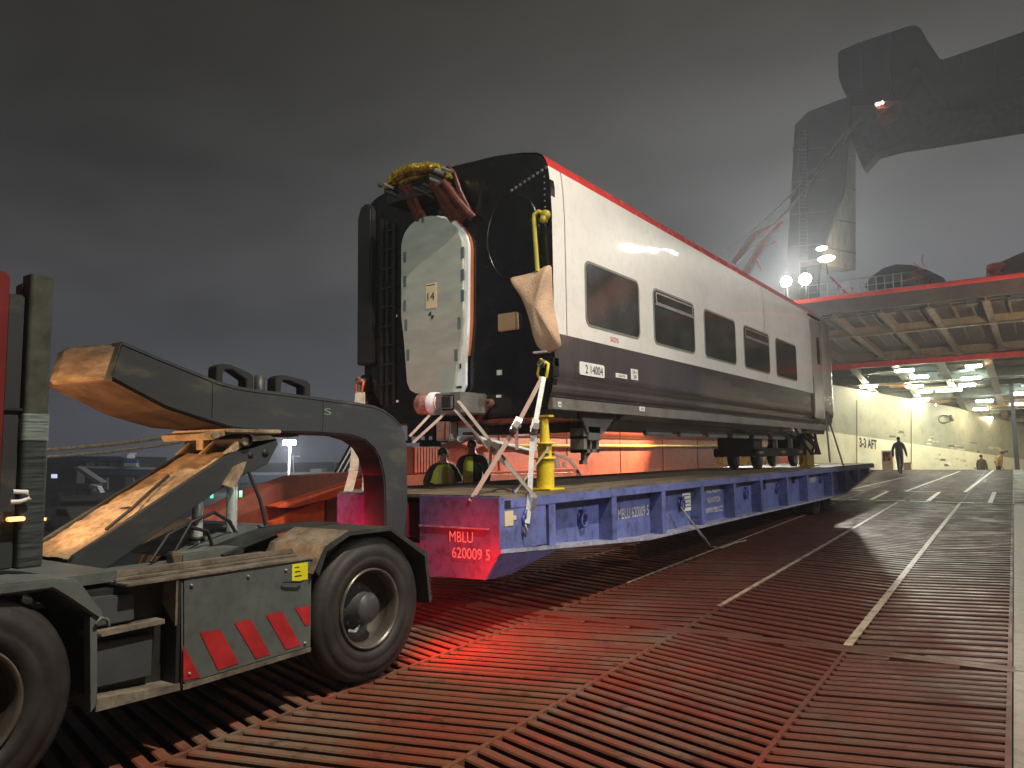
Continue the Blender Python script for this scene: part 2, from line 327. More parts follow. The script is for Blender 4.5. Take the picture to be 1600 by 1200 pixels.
for i in range(len(SEAMS)-1):
    p1, p0 = SEAMS[i], SEAMS[i+1]            # right, left
    sgn = 1 if i % 2 == 0 else -1            # herringbone
    ang = math.radians(15)
    for (A0, A1, sp, wd) in ((AL0, HIN1-.06, .132, .074), (HIN1+.12, HIN2-.1, .205, .112), (HIN2+.05, CREST, .27, .13)):
        k = A0
        slope = math.tan(ang)*sgn
        while k < A1+.5:
            w2 = (p1-p0); a_l = k - slope*w2/2; a_r = k + slope*w2/2
            lo, hi = min(a_l, a_r), max(a_l, a_r)
            if lo > A0-.02 and hi < A1:
                j = rnd.uniform(-.006, .006); j2 = j+rnd.uniform(-.007, .007)
                obar(rm, (a_l+j, p0+.0), (a_r+j2, p1-.0), wd*rnd.uniform(.94, 1.05), -.06, rnd.uniform(-.003, .002))
            elif (lo < A0-.02 < hi) or (lo < A1 < hi):   # clipped at a hinge
                lim = A0 if lo < A0-.02 else A1; t = (lim-a_l)/(a_r-a_l); pm = p0+(p1-p0)*t
                keep_right = (a_r > A0) if lo < A0-.02 else (a_r < A1)
                if keep_right and p1-pm > .15: obar(rm, (lim, pm), (a_r, p1), wd, -.05, 0)
                if not keep_right and pm-p0 > .15: obar(rm, (a_l, p0), (lim, pm), wd, -.05, 0)
            k += sp
for i, s in enumerate(SEAMS[:-1]):
    rquad(rm, AL0, CREST, s-.016, s+.016, -.05, .002)
for h in (HIN1-.01, HIN1+.075, HIN2-.03):
    rquad(rm, h-.04, h+.04, -9.9, -.1, -.05, .004)
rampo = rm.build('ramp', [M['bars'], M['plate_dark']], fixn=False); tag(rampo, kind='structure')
mg = MB(); rquad(mg, AL0, HIN1-.01, -.115, 2.4, -.2, .004); rquad(mg, HIN1+.01, HIN2-.3, -.115, 2.4, -.2, .004); rquad(mg, HIN2+1.0, CREST, .3, 2.4, -.2, .004)
mg.cur = 1; rquad(mg, HIN2-.28, HIN2+.98, -.115, 2.4, -.2, -.02); rquad(mg, HIN2+1.0, CREST, -.115, .28, -.2, -.004)
# ragged bar ends that run a little way into the margin
mg.cur = 0
tag(mg.build('ramp_margin', [M['margin'], M['plate_dark']]), kind='structure')
def painted(pts, w, m, name='lane_marking'):
    b = MB()
    for (u0, v0), (u1, v1) in pts:
        a = onR(u0, v0); c = onR(u1, v1); n = max(1, int(np.linalg.norm(c-a)/.5)); d = (c-a)/np.linalg.norm(c-a); q = np.array([d[1], -d[0], 0]); q /= np.linalg.norm(q)
        vs = []
        for k in range(n+1):
            p = a+(c-a)*k/n + q*rnd.uniform(-.004, .004)
            for s_ in (-1, 1): vs.append((p[0]+q[0]*w/2*s_, p[1]+q[1]*w/2*s_, rz(p[0], p[1])+.008))
        b.add(vs, [(2*k, 2*k+1, 2*k+3, 2*k+2) for k in range(n)])
    tag(b.build(name, m), kind='structure')
b = MB()
for pe, a0, a1, w in ((-1.31, 7.15, 23.3, .07), (-2.78, 8.2, 23.3, .05), (-4.25, 9, 23.3, .035)):
    rquad(b, a0, a1, pe-w/2, pe+w/2, .002, .008)
tag(b.build('lane_marking', M['line2']), kind='structure')
M['line3'] = mat('lane_dash_paint', (.62, .56, .42), .5, col2=(.22, .14, .10), scale=6, thr=(.56, .74), grime=.2)
painted([((1361, 781), (1387, 768)), ((1450, 783), (1468, 769)), ((1547, 786), (1554, 769)), ((1415, 768), (1500, 736.5)), ((1508, 769), (1552, 735)), ((1325, 766), (1413, 746))], .11, M['line3'])
painted([((1296, 780.3), (1310, 780.6)), ((1327, 781), (1342, 781.3)), ((1368, 781.8), (1415, 783)), ((1421, 783.2), (1450, 784)), ((1462, 784.3), (1522, 786)), ((1325, 766), (1350, 767)), ((1378, 767.4), (1390, 767.8)), ((1412, 768), (1462, 769))], .16, M['line3'])
# quay ground and grass bank, hold floor beyond the crest
g = MB(); g.add([(-600, -300, -2.5), (600, -300, -2.5), (600, 900, -2.5), (-600, 900, -2.5)], [(0, 1, 2, 3)])
tag(g.build('quay_ground', M['asphalt']), kind='structure')
g = MB()
pl = [onZ(95, 790, -2.5), onZ(210, 787, -2.5), onZ(215, 772, -2.5), onZ(90, 774, -2.5)]
g.add([(p[0], p[1], -2.48) for p in pl]+[(p[0], p[1], -2.1) for p in pl], [(4, 5, 6, 7), (0, 1, 5, 4), (1, 2, 6, 5), (2, 3, 7, 6), (3, 0, 4, 7)])
tag(g.build('grass_bank', M['grassm'], fixn=True), kind='structure')
g = MB(); g.add([rp(CREST, -16), rp(CREST, 12), (9, 53, -.15), (-14, 53, -.15), (14, 95, -1.6), (-16, 95, -1.6)], [(0, 1, 2, 3), (3, 2, 4, 5)])
tag(g.build('hold_floor', M['plate_dark']), kind='structure')
# ================================================================== SHIP
ship = thing('cargo_ship', (-4, 47, .6), 'orange and cream ship with lit open stern hold beyond the end of the ramp', 'ship')
# overhanging deck: fascia at Y=34, underside falls to the sill at Y=47
XL, XR = -15, 9
ZT, ZB, ZS = 8.36, 7.62, 7.0
fa = MB(); fa.box(XL, XR, 33.9, 34.1, ZB, 8.18); fa.build('fascia', M['shipbrown'], ship)
rr = MB(); rr.box(XL, XR, 33.82, 34.18, 8.182, ZT); rr.build('top_rail', M['shipred'], ship, bevel=.03)
dk = MB(); dk.prism([(34.1, 8.0), (47, 8.3), (47, 7.5), (47, ZS+.25), (34.1, ZB+.25)], XL, XR, 'x'); dk.build('overhang_plating', M['shipbrown'], ship)
def zu(Y, d=0): return ZB+.25 + (ZS-ZB)*(Y-34.1)/12.9 - d
def xat(u, v, Y): return onY(u, v, Y)[0]
gx = []
u0 = [(1266, 0), ]
# longitudinal girders meet the sill at these photo columns
cols = [1262, 1318, 1383, 1441, 1499, 1567, 1640, 1725, 1830]
xs = [onY(u, 560, 47)[0] for u in cols]
for x in xs:
    k = MB(); k.prism([(34.3, zu(34.3, -.02)), (46.9, zu(46.9, -.02)), (46.9, zu(46.9, .34)), (34.3, zu(34.3, .34))], x-.03, x+.03, 'x')
    k.add([(x+sx_*.13, y, zu(y, d)) for y in (34.3, 46.9) for d in (.34, .38) for sx_ in (-1, 1)], [(0, 1, 3, 2), (4, 6, 7, 5), (0, 4, 5, 1), (2, 3, 7, 6), (0, 2, 6, 4), (1, 5, 7, 3)])
    k.build('girder', M['shipbuff'], ship)
for y in (38.9, 46.4):
    k = MB(); k.box(XL, XR, y-.03, y+.03, zu(y, .36), zu(y, -.02)); k.box(XL, XR, y-.14, y+.14, zu(y, .42), zu(y, .385)); k.build('crossbeam', M['shipbuff'], ship)
for a, c in zip(xs[:-1], xs[1:]):
    for t in (.36, .7):
        for ya, yb in ((34.6, 38.4), (39.4, 43.8)):
            x = a+(c-a)*t; k = MB(); k.prism([(ya, zu(ya, -.01)), (yb, zu(yb, -.01)), (yb, zu(yb, .14)), (ya, zu(ya, .14))], x-.035, x+.035, 'x'); k.build('stiffener', M['shipbuff'], ship)
# rounded gussets at the sill end of every bay
for a, c in zip(xs[:-1], xs[1:]):
    k = MB(); r_ = .75
    for xx, sg in ((a+.03, 1), (c-.03, -1)):
        pts = [(xx, 46.37)] + [(xx+sg*r_*(1-math.sin(t)), 46.37-r_*(1-math.cos(t))) for t in [math.pi/2*i/6 for i in range(7)]]
        y_s = 46.37; vs = [(x, y, zu(y, .33)) for x, y in pts] + [(x, y, zu(y, .36)) for x, y in pts]; n = len(pts)
        k.add(vs, [list(range(n)), list(range(n, 2*n))[::-1]] + [(i, (i+1) % n, n+(i+1) % n, n+i) for i in range(n)])
    k.build('gusset', M['shipbuff'], ship)
sl = MB(); sl.box(XL, XR, 46.9, 47.15, ZS-.42, ZS-.2); sl.box(XL, XR, 46.82, 46.9, ZS-.50, ZS-.34); sl.build('sill', M['shipred'], ship, bevel=.02)
pi = MB(); 
pi.tube([(x, 34.55, zu(34.55, .2)) for x in (XL, XR)], .05, 8); pi.tube([(x, 35.0, zu(35.0, .24)) for x in (XL, XR)], .035, 8)
for i in range(16): x = XL+1.2+i*1.45; pi.box(x, x+.35, 34.4, 34.9, zu(34.6, .38), zu(34.6, .1))
pi.build('cable_tray', M['shipdark'], ship)
# hold: left wall in two paints, ceiling falling with the inner ramp
A = np.array([-12.6, 46.2]); B_ = np.array([3.6, 80.0]); 
def wallpt(u, v):   # sight line meets the hold wall's vertical plane
    d = B_-A; nrm = np.array([d[1], -d[0], 0.]); r = ray(u, v); p0 = np.array([A[0], A[1], 0.]); t = ((p0-EYE)@nrm)/(r@nrm); return EYE+r*t
T1, T2 = wallpt(1306, 612), wallpt(1600, 664); M1, M2 = wallpt(1306, 676), wallpt(1600, 718)
def lin(P1, P2, s):  # z along the wall at parameter s (0=A,1=B)
    d = B_-A; s1 = ((P1[:2]-A)@d)/(d@d); s2 = ((P2[:2]-A)@d)/(d@d); return P1[2]+(P2[2]-P1[2])*(s-s1)/(s2-s1)
def W3(s, z): p = A+(B_-A)*s; return (p[0], p[1], z)
wl = MB(); n = 14
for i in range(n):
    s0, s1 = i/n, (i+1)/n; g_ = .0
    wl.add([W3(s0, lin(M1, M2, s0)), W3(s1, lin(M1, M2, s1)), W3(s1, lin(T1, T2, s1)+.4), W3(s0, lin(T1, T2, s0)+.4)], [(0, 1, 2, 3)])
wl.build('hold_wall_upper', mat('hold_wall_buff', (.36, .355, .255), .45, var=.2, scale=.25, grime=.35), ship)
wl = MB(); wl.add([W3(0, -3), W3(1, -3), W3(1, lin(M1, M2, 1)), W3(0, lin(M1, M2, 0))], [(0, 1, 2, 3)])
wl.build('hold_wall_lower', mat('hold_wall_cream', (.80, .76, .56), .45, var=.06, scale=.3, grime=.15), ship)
wd = B_-A; wdir = (wd[0]/np.linalg.norm(wd), wd[1]/np.linalg.norm(wd), (M2-M1)[2]/np.linalg.norm((M2-M1)[:2])*1.0)
cpt = wallpt(1356, 693)
text('lettering', '3-3 AFT', M['textb'], ship, (wdir[0], wdir[1], wdir[2]), (0, 0, 1), cpt, .62, wallpt(1369.5, 693)[1]*0+np.linalg.norm(wallpt(1369.5, 693)-wallpt(1342.5, 693)), lift=.03, bold=.035)
# ceiling plane: sill edge at Y=47 -> wall top line
Pc = np.array([-10, 47.15, ZS-.1]); V1 = np.array([1, 0, 0.]); V2 = T2-np.array([T2[0]-0, 47.15, ZS-.1]); V2[0] = 0
nc = np.cross(V1, V2); nc /= np.linalg.norm(nc)
def ceil(u, v, d=0.): r = ray(u, v); t = ((Pc-EYE)@nc)/(r@nc); return EYE+r*t
def cz(x, y): return Pc[2]-(nc[1]*(y-Pc[1])+nc[0]*(x-Pc[0]))/nc[2]
ce = MB(); ce.add([(-14, 47.1, cz(-14, 47.1)+.5), (10, 47.1, cz(10, 47.1)+.5), (10, 82, cz(10, 82)+.5), (-14, 82, cz(-14, 82)+.5)], [(0, 1, 2, 3)])
ce.build('hold_ceiling', M['shipteal'], ship)
rnd = random.Random(11)
for i in range(19):
    y = 47.9+i*1.7; k = MB(); hh = .22 if i % 3 else .5
    k.prism([(y-.05, cz(0, y)+.5), (y+.05, cz(0, y)+.5), (y+.05, cz(0, y)+.5-hh), (y-.05, cz(0, y)+.5-hh)], -14, 10, 'x')
    k.prism([(y-.2, cz(0, y)+.5-hh), (y+.2, cz(0, y)+.5-hh), (y+.2, cz(0, y)+.46-hh), (y-.2, cz(0, y)+.46-hh)], -14, 10, 'x')
    k.build('deck_beam', M['shipteal'] if i % 4 else M['shipbuff'], ship)
for i in range(9):
    x = -11.5+i*2.3; k = MB()
    k.add([(x+s_, y, cz(x, y)+d) for y in (47.2, 82) for s_, d in ((-.06, .5), (.06, .5), (.06, .05), (.2, .05), (.2, 0.), (-.2, 0.), (-.2, .05), (-.06, .05))], [tuple(range(8)), tuple(range(15, 7, -1))] + [(j, (j+1) % 8, 8+(j+1) % 8, 8+j) for j in range(8)])
    k.build('longitudinal_beam', M['shipteal'] if i % 2 else M['shipbuff'], ship)
for i in range(26):   # hanging hoistable-deck panels catch the light in odd quads
    x = rnd.uniform(-9, 4); y = rnd.uniform(49, 72); k = MB(); a_ = rnd.uniform(.7, 2.2); c_ = rnd.uniform(.5, 1.6); tl = rnd.uniform(-.15, .25)
    z = cz(x, y)-.02
    k.add([(x, y, z), (x+a_, y, z-tl), (x+a_, y+c_, z-tl-.1), (x, y+c_, z-.1), (x, y, z+.06), (x+a_, y, z-tl+.06), (x+a_, y+c_, z-tl-.04), (x, y+c_, z-.04)], [(0, 1, 2, 3), (4, 5, 6, 7), (0, 1, 5, 4), (1, 2, 6, 5), (2, 3, 7, 6), (3, 0, 4, 7)])
    k.build('ceiling_panel', rnd.choice([M['shipbuff'], M['shipteal'], mat('hold_panel_ochre', (.34, .22, .08), .5, var=.3, scale=1, grime=.4)]), ship)
# far end closing wall so the hold is a room
k = MB(); k.add([(-16, 81, -4), (12, 81, -4), (12, 81, 9), (-16, 81, 9)], [(0, 1, 2, 3)]); k.build('hold_end_wall', M['shipcream'], ship)
k = MB(); k.add([(9.5, 47.2, -3), (9.5, 82, -3), (9.5, 82, 8), (9.5, 47.2, 8)], [(0, 1, 2, 3)]); k.build('hold_side_wall', M['shipcream'], ship)
# scuffs, hatch and hose reel on the hold wall
rnd = random.Random(5)
for i in range(46):
    u = rnd.uniform(1380, 1580); v = 655+(u-1306)*.14+rnd.uniform(5, 48)
    p = wallpt(u, v); w_ = rnd.uniform(.05, .5); h_ = rnd.uniform(.03, .10)
    k = MB(); off = np.array([wd[1], -wd[0], 0])/np.linalg.norm(wd)*.012; t_ = np.array(wdir)
    vs = [p+off+t_*(sx_*w_)+np.array([0, 0, 1])*(sy_*h_)+t_*rnd.uniform(-.1, .1) for sx_, sy_ in ((-1, -1), (1, -.6), (.8, 1), (-.7, .8))]
    k.add(vs, [(0, 1, 2, 3)]); k.build('scuff_mark', rnd.choice([M['shipcream'], mat('scuff_dark', (.12, .10, .06), .7), mat('scuff_pale', (.85, .82, .68), .6)]), ship)
k = MB(); pts = [wallpt(1474+11*math.cos(a)*.9, 655+6*math.sin(a)) + np.array([wd[1], -wd[0], 0])/np.linalg.norm(wd)*.1 for a in [i*.5 for i in range(12)]]
k.tube(pts, .035, 6); k.tube([wallpt(1481, 650)+np.array([.15, -.1, 0]), wallpt(1485, 657)+np.array([.15, -.1, 0])], .12, 6); k.build('hose_reel', mat('hose_grey', (.12, .11, .08), .6), ship)
for u, v0, v1 in ((1337, 626, 735), (1422, 640, 735)):
    k = MB(); a_ = wallpt(u, v0); c_ = wallpt(u, v1); k.tube([a_+np.array([.08, -.05, 0]), c_+np.array([.08, -.05, 0])], .03, 6); k.build('wall_pipe', M['shipbuff'], ship)
# hold pillar and low cabinets seen over the crest
def post():
    a_ = onY(1585, 670, 56); c_ = onY(1585, 745, 56); k = MB(); k.box(a_[0]-.12, a_[0]+.12, 55.9, 56.1, c_[2]-1, cz(0, 56)+.3)
    k.build('pillar', M['shipdark'], ship)
post()
cb = thing('fire_cabinet', tuple(onY(1386, 733, 49.5)), 'pale cabinet with red fittings behind the walking person at the hold entrance', 'cabinet')
p0 = onY(1377, 704, 49.5); p1 = onY(1396, 740, 49.5)
k = MB(); k.box(p0[0], p1[0], 49.5, 49.9, p1[2]-.3, p0[2]); k.build('cabinet_box', M['shipcream'], cb, bevel=.02)
k = MB(); k.box(p0[0]+.08, p1[0]-.1, 49.46, 49.5, p1[2]+.75, p0[2]-.1); k.build('dark_panel', M['shipdark'], cb)
for j in range(3):
    k = MB(); x = p0[0]+.2+j*.18; k.box(x, x+.1, 49.40, 49.46, p1[2]+.8+.1*j, p1[2]+1.0+.1*j); k.build('red_fitting', M['shipred'], cb)
cb = thing('low_crate', tuple(onY(1418, 733, 49.0)), 'small low cream crate on the deck right of the walking person', 'crate')
p0 = onY(1411, 724, 49); p1 = onY(1424, 740, 49)
k = MB(); k.box(p0[0], p1[0], 49, 49.4, p1[2]-.3, p0[2]); k.build('crate_body', M['shipcream'], cb, bevel=.02)
k = MB(); k.box(p0[0]-.02, p1[0]+.02, 48.97, 49.43, p0[2]+.002, p0[2]+.04); k.build('crate_lid', M['shipbuff'], cb)
# ceiling lamps: (u, v, relative size)
LAMPS = [(1413, 575, 1), (1436, 585, 1), (1521, 568, .8), (1357, 600, 1), (1429, 600, 1), (1444, 608, .9), (1482, 606, 1.5), (1517, 587, 1), (1511, 598, .9), (1356, 612, .9), (1370, 619, .9), (1439, 621, 1.), (1452, 630, .9), (1538, 623, 1.0), (1596, 611, .9), (1592, 628, 1.1), (1532, 636, .9), (1540, 650, .9), (1640, 600, 1), (1660, 640, 1)]
lampm = emit('hold_lamp_glow', (1, .87, .58), 105); lampc = emit('hold_lamp_cool', (.84, 1, .90), 95)
def lamp_desc(i, u, v):
    return ['leftmost lamp of the upper pair near the hold entrance', 'second lamp of the upper pair near the hold entrance', 'single lamp high at right just under the red sill', 'lamp at far left of the hold ceiling beside the rail coach', 'lamp left of the large bright ceiling panel lamp', 'lamp touching the left end of the large ceiling panel lamp', 'largest and widest bright lamp in the middle of the hold ceiling', 'thin lamp below the single high lamp at right', 'lamp just right of and above the large panel lamp', 'upper of two lamps low on the left over the cream wall', 'lowest lamp on the left over the cream wall', 'dim cool lamp over the middle of the cream wall', 'lamp over the yellow wall glow in the middle', 'cool lamp with a broad greenish halo at right', 'upper lamp cut by the right photo edge', 'wide lamp low by the right photo edge', 'lamp right of the hose reel, upper of two', 'lowest lamp over the yellow wall glow at right', 'lamp beyond the right photo edge, upper', 'lamp beyond the right photo edge, lower'][i]
for i, (u, v, s_) in enumerate(LAMPS):
    p = ceil(u, v); p[2] -= .06; L_ = .5*s_; w_ = .17
    t = thing('ceiling_lamp', tuple(p), lamp_desc(i, u, v), 'lamp', 'lamps on the hold ceiling')
    k = MB(); k.prism([(p[0]-L_, p[2]-.02), (p[0]+L_, p[2]-.02), (p[0]+L_*.85, p[2]+.12), (p[0]-L_*.85, p[2]+.12)], p[1]-w_, p[1]+w_, 'y'); k.build('lamp_housing', M['shipsteel'], t)
    k = MB(); k.box(p[0]-L_*.95, p[0]+L_*.95, p[1]-w_*.9, p[1]+w_*.9, p[2]-.16, p[2]-.022); k.build('diffuser', lampc if i in (0, 1, 7, 8, 11, 13, 14) else lampm, t, bevel=.02)
# deck edge railing and gear on top of the overhang
rl = thing('deck_railing', (-7, 34.4, 8.2), 'pale metal railing along the top edge of the red deck rail', 'railing')
pz = lambda z, u=0: z
for i in range(12):
    x = onY(1262+i*15.5 if i < 4 else 1262+i*13.4, 445, 34.4)[0]; k = MB(); k.tube([(x, 34.4, 8.15), (x, 34.4, 9.05)], .022, 6); k.build('railing_post', M['galv'], rl)
xa, xb = onY(1262, 445, 34.4)[0]-.1, onY(1440, 420, 34.4)[0]
for z in (9.05, 8.72, 8.45): k = MB(); k.tube([(xa, 34.4, z), (xb, 34.4, z+.02)], .02, 6); k.build('rail_bar', M['galv'], rl)
wn = thing('deck_winch', tuple(onY(1305, 455, 34.9)), 'small yellow and red winch with a leaning red lever on the deck edge', 'winch')
x0 = onY(1298, 455, 34.9)[0]
k = MB(); k.box(x0-.05, x0+.5, 34.8, 35.2, 8.2, 8.42); k.build('winch_base', M['yellow'], wn, bevel=.02)
k = MB(); k.lathe([(-.2, .02), (-.2, .17), (-.16, .10), (.16, .10), (.2, .17), (.2, .02)], (x0+.38, 35, 8.5), 'x', 16); k.build('winch_drum', M['yellow'], wn)
k = MB(); a_ = onY(1297, 432, 34.9); c_ = onY(1326, 461, 34.9); k.bar(a_, c_, .10, .08); k.bar(c_, (c_[0]-.35, 34.9, c_[2]+.35), .05); k.bar(c_, (c_[0]+.2, 34.9, c_[2]+.3), .04); k.build('lever', M['shipred'], wn)
vt = thing('vent_cowl', tuple(onY(1557, 430, 35)), 'red mushroom vent standing on the deck edge before the striped container', 'vent')
p = onY(1557, 428, 35); k = MB(); k.lathe([(0, .17), (.55, .17)], (p[0], 35, 8.2), 'z', 20); k.build('vent_pipe', M['shipred'], vt)
k = MB(); k.lathe([(0, .0), (0, .30), (.24, .33), (.3, .25), (.34, 0)], (p[0], 35, 8.75), 'z', 20); k.build('vent_cap', M['shipred'], vt)
k = MB(); k.box(p[0]-.34, p[0]-.22, 34.8, 34.9, 8.25, 8.7); k.build('vent_tank', M['shipcream'], vt)
cn = thing('deck_container', tuple(onY(1600, 405, 38)), 'ochre ribbed container on deck behind the red vent', 'container')
k = MB(); x0 = onY(1540, 410, 38)[0]; zt0, zt1 = onY(1545, 415, 38)[2], onY(1600, 394, 38)[2]
k.prism([(x0, 8.3), (x0+6, 8.3), (x0+6, zt1+.6), (x0+1.6, zt1+.1), (x0, zt0-.1)], 38, 43, 'y'); k.build('container_body', mat('container_ochre', (.30, .15, .06), .6, var=.2, scale=1), cn)
for i in range(34): k = MB(); x = x0+.05+i*.09; k.box(x, x+.04, 37.95, 37.999, 8.3, min(zt1, zt0-.15+(zt1-zt0)*i/17)); k.build('rib', mat('container_rib', (.42, .22, .08), .6), cn)
mound = thing('deck_cargo_tarp', tuple(onY(1405, 440, 42)), 'dark rounded tarpaulin mound seen beyond the railing on deck', 'tarpaulin')
k = MB(); pr = [onY(u, v, 42) for u, v in ((1350, 447), (1362, 432), (1380, 419), (1400, 413), (1425, 414), (1450, 422), (1475, 434), (1480, 445))]
k.prism([(q_[0], q_[2]) for q_ in pr], 42, 45, 'y'); k.build('tarp_cover', mat('tarpaulin_dark', (.055, .060, .066), .8), mound)
bs = thing('net_bundle', tuple(onY(1437, 440, 36)), 'tangled red net bundle hanging on the deck railing', 'net')
k = MB(); rnd = random.Random(2)
for i in range(40):
    a_ = onY(1437+rnd.gauss(0, 9), 430+rnd.gauss(0, 5), 36); c_ = a_+np.array([rnd.gauss(0, .15), 0, rnd.gauss(-.1, .2)]); k.tube([a_, (a_+c_)/2+np.array([rnd.gauss(0, .05), 0, 0]), c_], .018, 5)
k.build('netting', M['shipred'], bs)
# ---- gantry tower with cross-beam head
gt = thing('ship_gantry', (-12, 50, 8), 'huge dark gantry column with stepped crossbeam fading into the mist above the ship', 'gantry')
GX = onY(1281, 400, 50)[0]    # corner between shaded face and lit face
def at50(u, v): p = onY(u, v, 50); return (p[0], p[2])
leg = [at50(1226, 475), at50(1230, 400), at50(1236, 300), at50(1242, 195), at50(1262, 175), at50(1300, 160), at50(1330, 150), at50(1318, 300), at50(1281, 400), at50(1278, 475)]
k = MB(); k.prism(leg, 50, 50.4, 'y'); k.build('front_leg', M['shipdark'], gt)  # dark paint carries the shade of this face
# lit side leg: +X face running back
k = MB(); x0 = GX; 
f = lambda u, v: onX(u, v, x0+.02)
q_ = [f(1281, 412), f(1337, 422), f(1337, 205), f(1300, 200)]
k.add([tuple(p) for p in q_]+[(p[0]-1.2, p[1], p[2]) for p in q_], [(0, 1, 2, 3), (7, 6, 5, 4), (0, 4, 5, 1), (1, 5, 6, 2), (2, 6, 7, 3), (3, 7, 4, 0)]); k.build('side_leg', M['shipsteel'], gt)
hd = [at50(*p) for p in ((1313, 88), (1345, 74), (1428, 47), (1440, 50), (1452, 72), (1472, 102), (1600, 58), (1760, 8), (1760, 95), (1600, 132), (1492, 160), (1478, 160), (1462, 148), (1436, 108), (1395, 150), (1322, 150), (1314, 128))]
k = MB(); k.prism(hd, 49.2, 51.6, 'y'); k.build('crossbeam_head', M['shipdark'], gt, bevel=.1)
md = [at50(*p) for p in ((1322, 145), (1395, 120), (1430, 85), (1475, 130), (1600, 95), (1760, 55), (1760, 150), (1600, 180), (1440, 208), (1400, 214), (1362, 225), (1340, 250), (1326, 215), (1300, 165))]
k = MB(); k.prism(md, 51.7, 53, 'y'); k.build('rear_beam', mat('gantry_misty_grey', (.15, .15, .16), .7), gt)  # paler grey imitates the mist over this beam
k = MB(); p = at50(1392, 180); 
for a_, c_ in (((1372, 172), (1410, 170)), ((1374, 184), (1408, 182)), ((1378, 172), (1380, 204)), ((1404, 170), (1402, 196)), ((1378, 204), (1398, 196)), ((1386, 172), (1402, 184))):
    A_, C_ = at50(*a_), at50(*c_); k.bar((A_[0], 49.1, A_[1]), (C_[0], 49.1, C_[1]), .28)
k.box(at50(1380, 178)[0], at50(1410, 178)[0], 49, 49.19, at50(1390, 200)[1], at50(1390, 172)[1])
k.build('red_walkway', mat('walkway_red', (.42, .09, .06), .6), gt)
for u, v in ((1379, 173), (1384, 171), (1375, 174)):
    k = MB(); a_ = at50(u, v); k.lathe([(-.1, 0), (-.09, .07), (.05, .08), (.06, 0)], (a_[0], 48.85, a_[1]), 'y', 10); k.build('marker_lamp', emit('gantry_marker', (1, .9, .7), 6), gt)
rnd = random.Random(8)
k = MB()
for u, v0, v1 in ((1250, 200, 460), (1262, 190, 460)): a_, c_ = at50(u, v0), at50(u, v1); k.tube([(a_[0], 49.9, a_[1]), (c_[0], 49.9, c_[1])], .035, 6)
for i in range(42): a_, c_ = at50(1250, 205+i*6), at50(1262, 205+i*6); k.bar((a_[0], 49.9, a_[1]), (c_[0], 49.9, c_[1]), .03)
k.build('ladder', M['shipsteel'], gt)
for v in (235, 285, 335, 385): a_, c_ = at50(1237, v), at50(1292, v-4); k = MB(); k.bar((a_[0], 49.97, a_[1]), (c_[0], 49.97, c_[1]), .05, .06); k.build('plating_seam', M['shipsteel'], gt)
for v0, v1 in ((240, 245), (290, 297), (340, 349), (385, 396)): a_, c_ = f(1282+(400-v0)*.06, v0), f(1337, v1); k = MB(); k.bar(a_+np.array([.02, 0, 0]), c_+np.array([.02, 0, 0]), .05, .08); k.build('plating_seam', M['shipdark'], gt)
for u, v0, v1 in ((1350, 72, 148), (1395, 57, 146), (1505, 92, 156), (1555, 74, 142)): a_, c_ = at50(u, v0+2), at50(u, v1-2); k = MB(); k.bar((a_[0], 49.17, a_[1]), (c_[0], 49.17, c_[1]), .05, .06); k.build('plating_seam', M['shipsteel'], gt)
# ---- hoisting wires (slack pair running up to the gantry) and orange hoist arms
for nm, a_, m_, c_, r0, lb in (('hoist_wire', (1132, 392), (1235, 305), (1336, 190), .05, 'upper hoist wire rising from behind the coach roof to the gantry head'), ('hoist_wire', (1150, 412), (1262, 292), (1345, 182), .08, 'lower thicker hoist wire running from the orange arms to the gantry head')):
    P0, P1, P2 = onY(*a_, 34), onY(*m_, 40), onY(*c_, 48.8)
    pts = [P0*(1-t)**2 + (2*P1-.5*P0-.5*P2)*2*t*(1-t) + P2*t*t for t in [i/24 for i in range(25)]]
    k = MB(); k.tube(pts, [r0*(.5+.8*i/24) for i in range(25)], 7); o = k.build(nm, M['wire']); tag(o, lb, 'wire', 'hoist wires')
ha = thing('hoist_arm_pair', tuple(onY(1180, 400, 37)), 'pair of orange hoist arms rising behind the coach roof below the wires', 'hoist arm')
def a30(*l): return [tuple(onY(u, v, 37)) for u, v in l]
k = MB(); q_ = a30((1146, 412), (1178, 368), (1206, 354))
k.bar(q_[0], q_[1], .22, .25); k.bar(q_[1], q_[2], .17, .2); k.build('left_arm', M['orange'], ha)
k = MB(); q_ = a30((1164, 428), (1196, 376), (1222, 346)); k.bar(q_[0], q_[1], .26, .3); k.bar(q_[1], q_[2], .16, .2); q_ = a30((1180, 402), (1190, 422), (1198, 385), (1214, 378)); k.bar(q_[0], q_[1], .12); k.bar(q_[2], q_[3], .10); k.build('right_arm', M['orange'], ha)
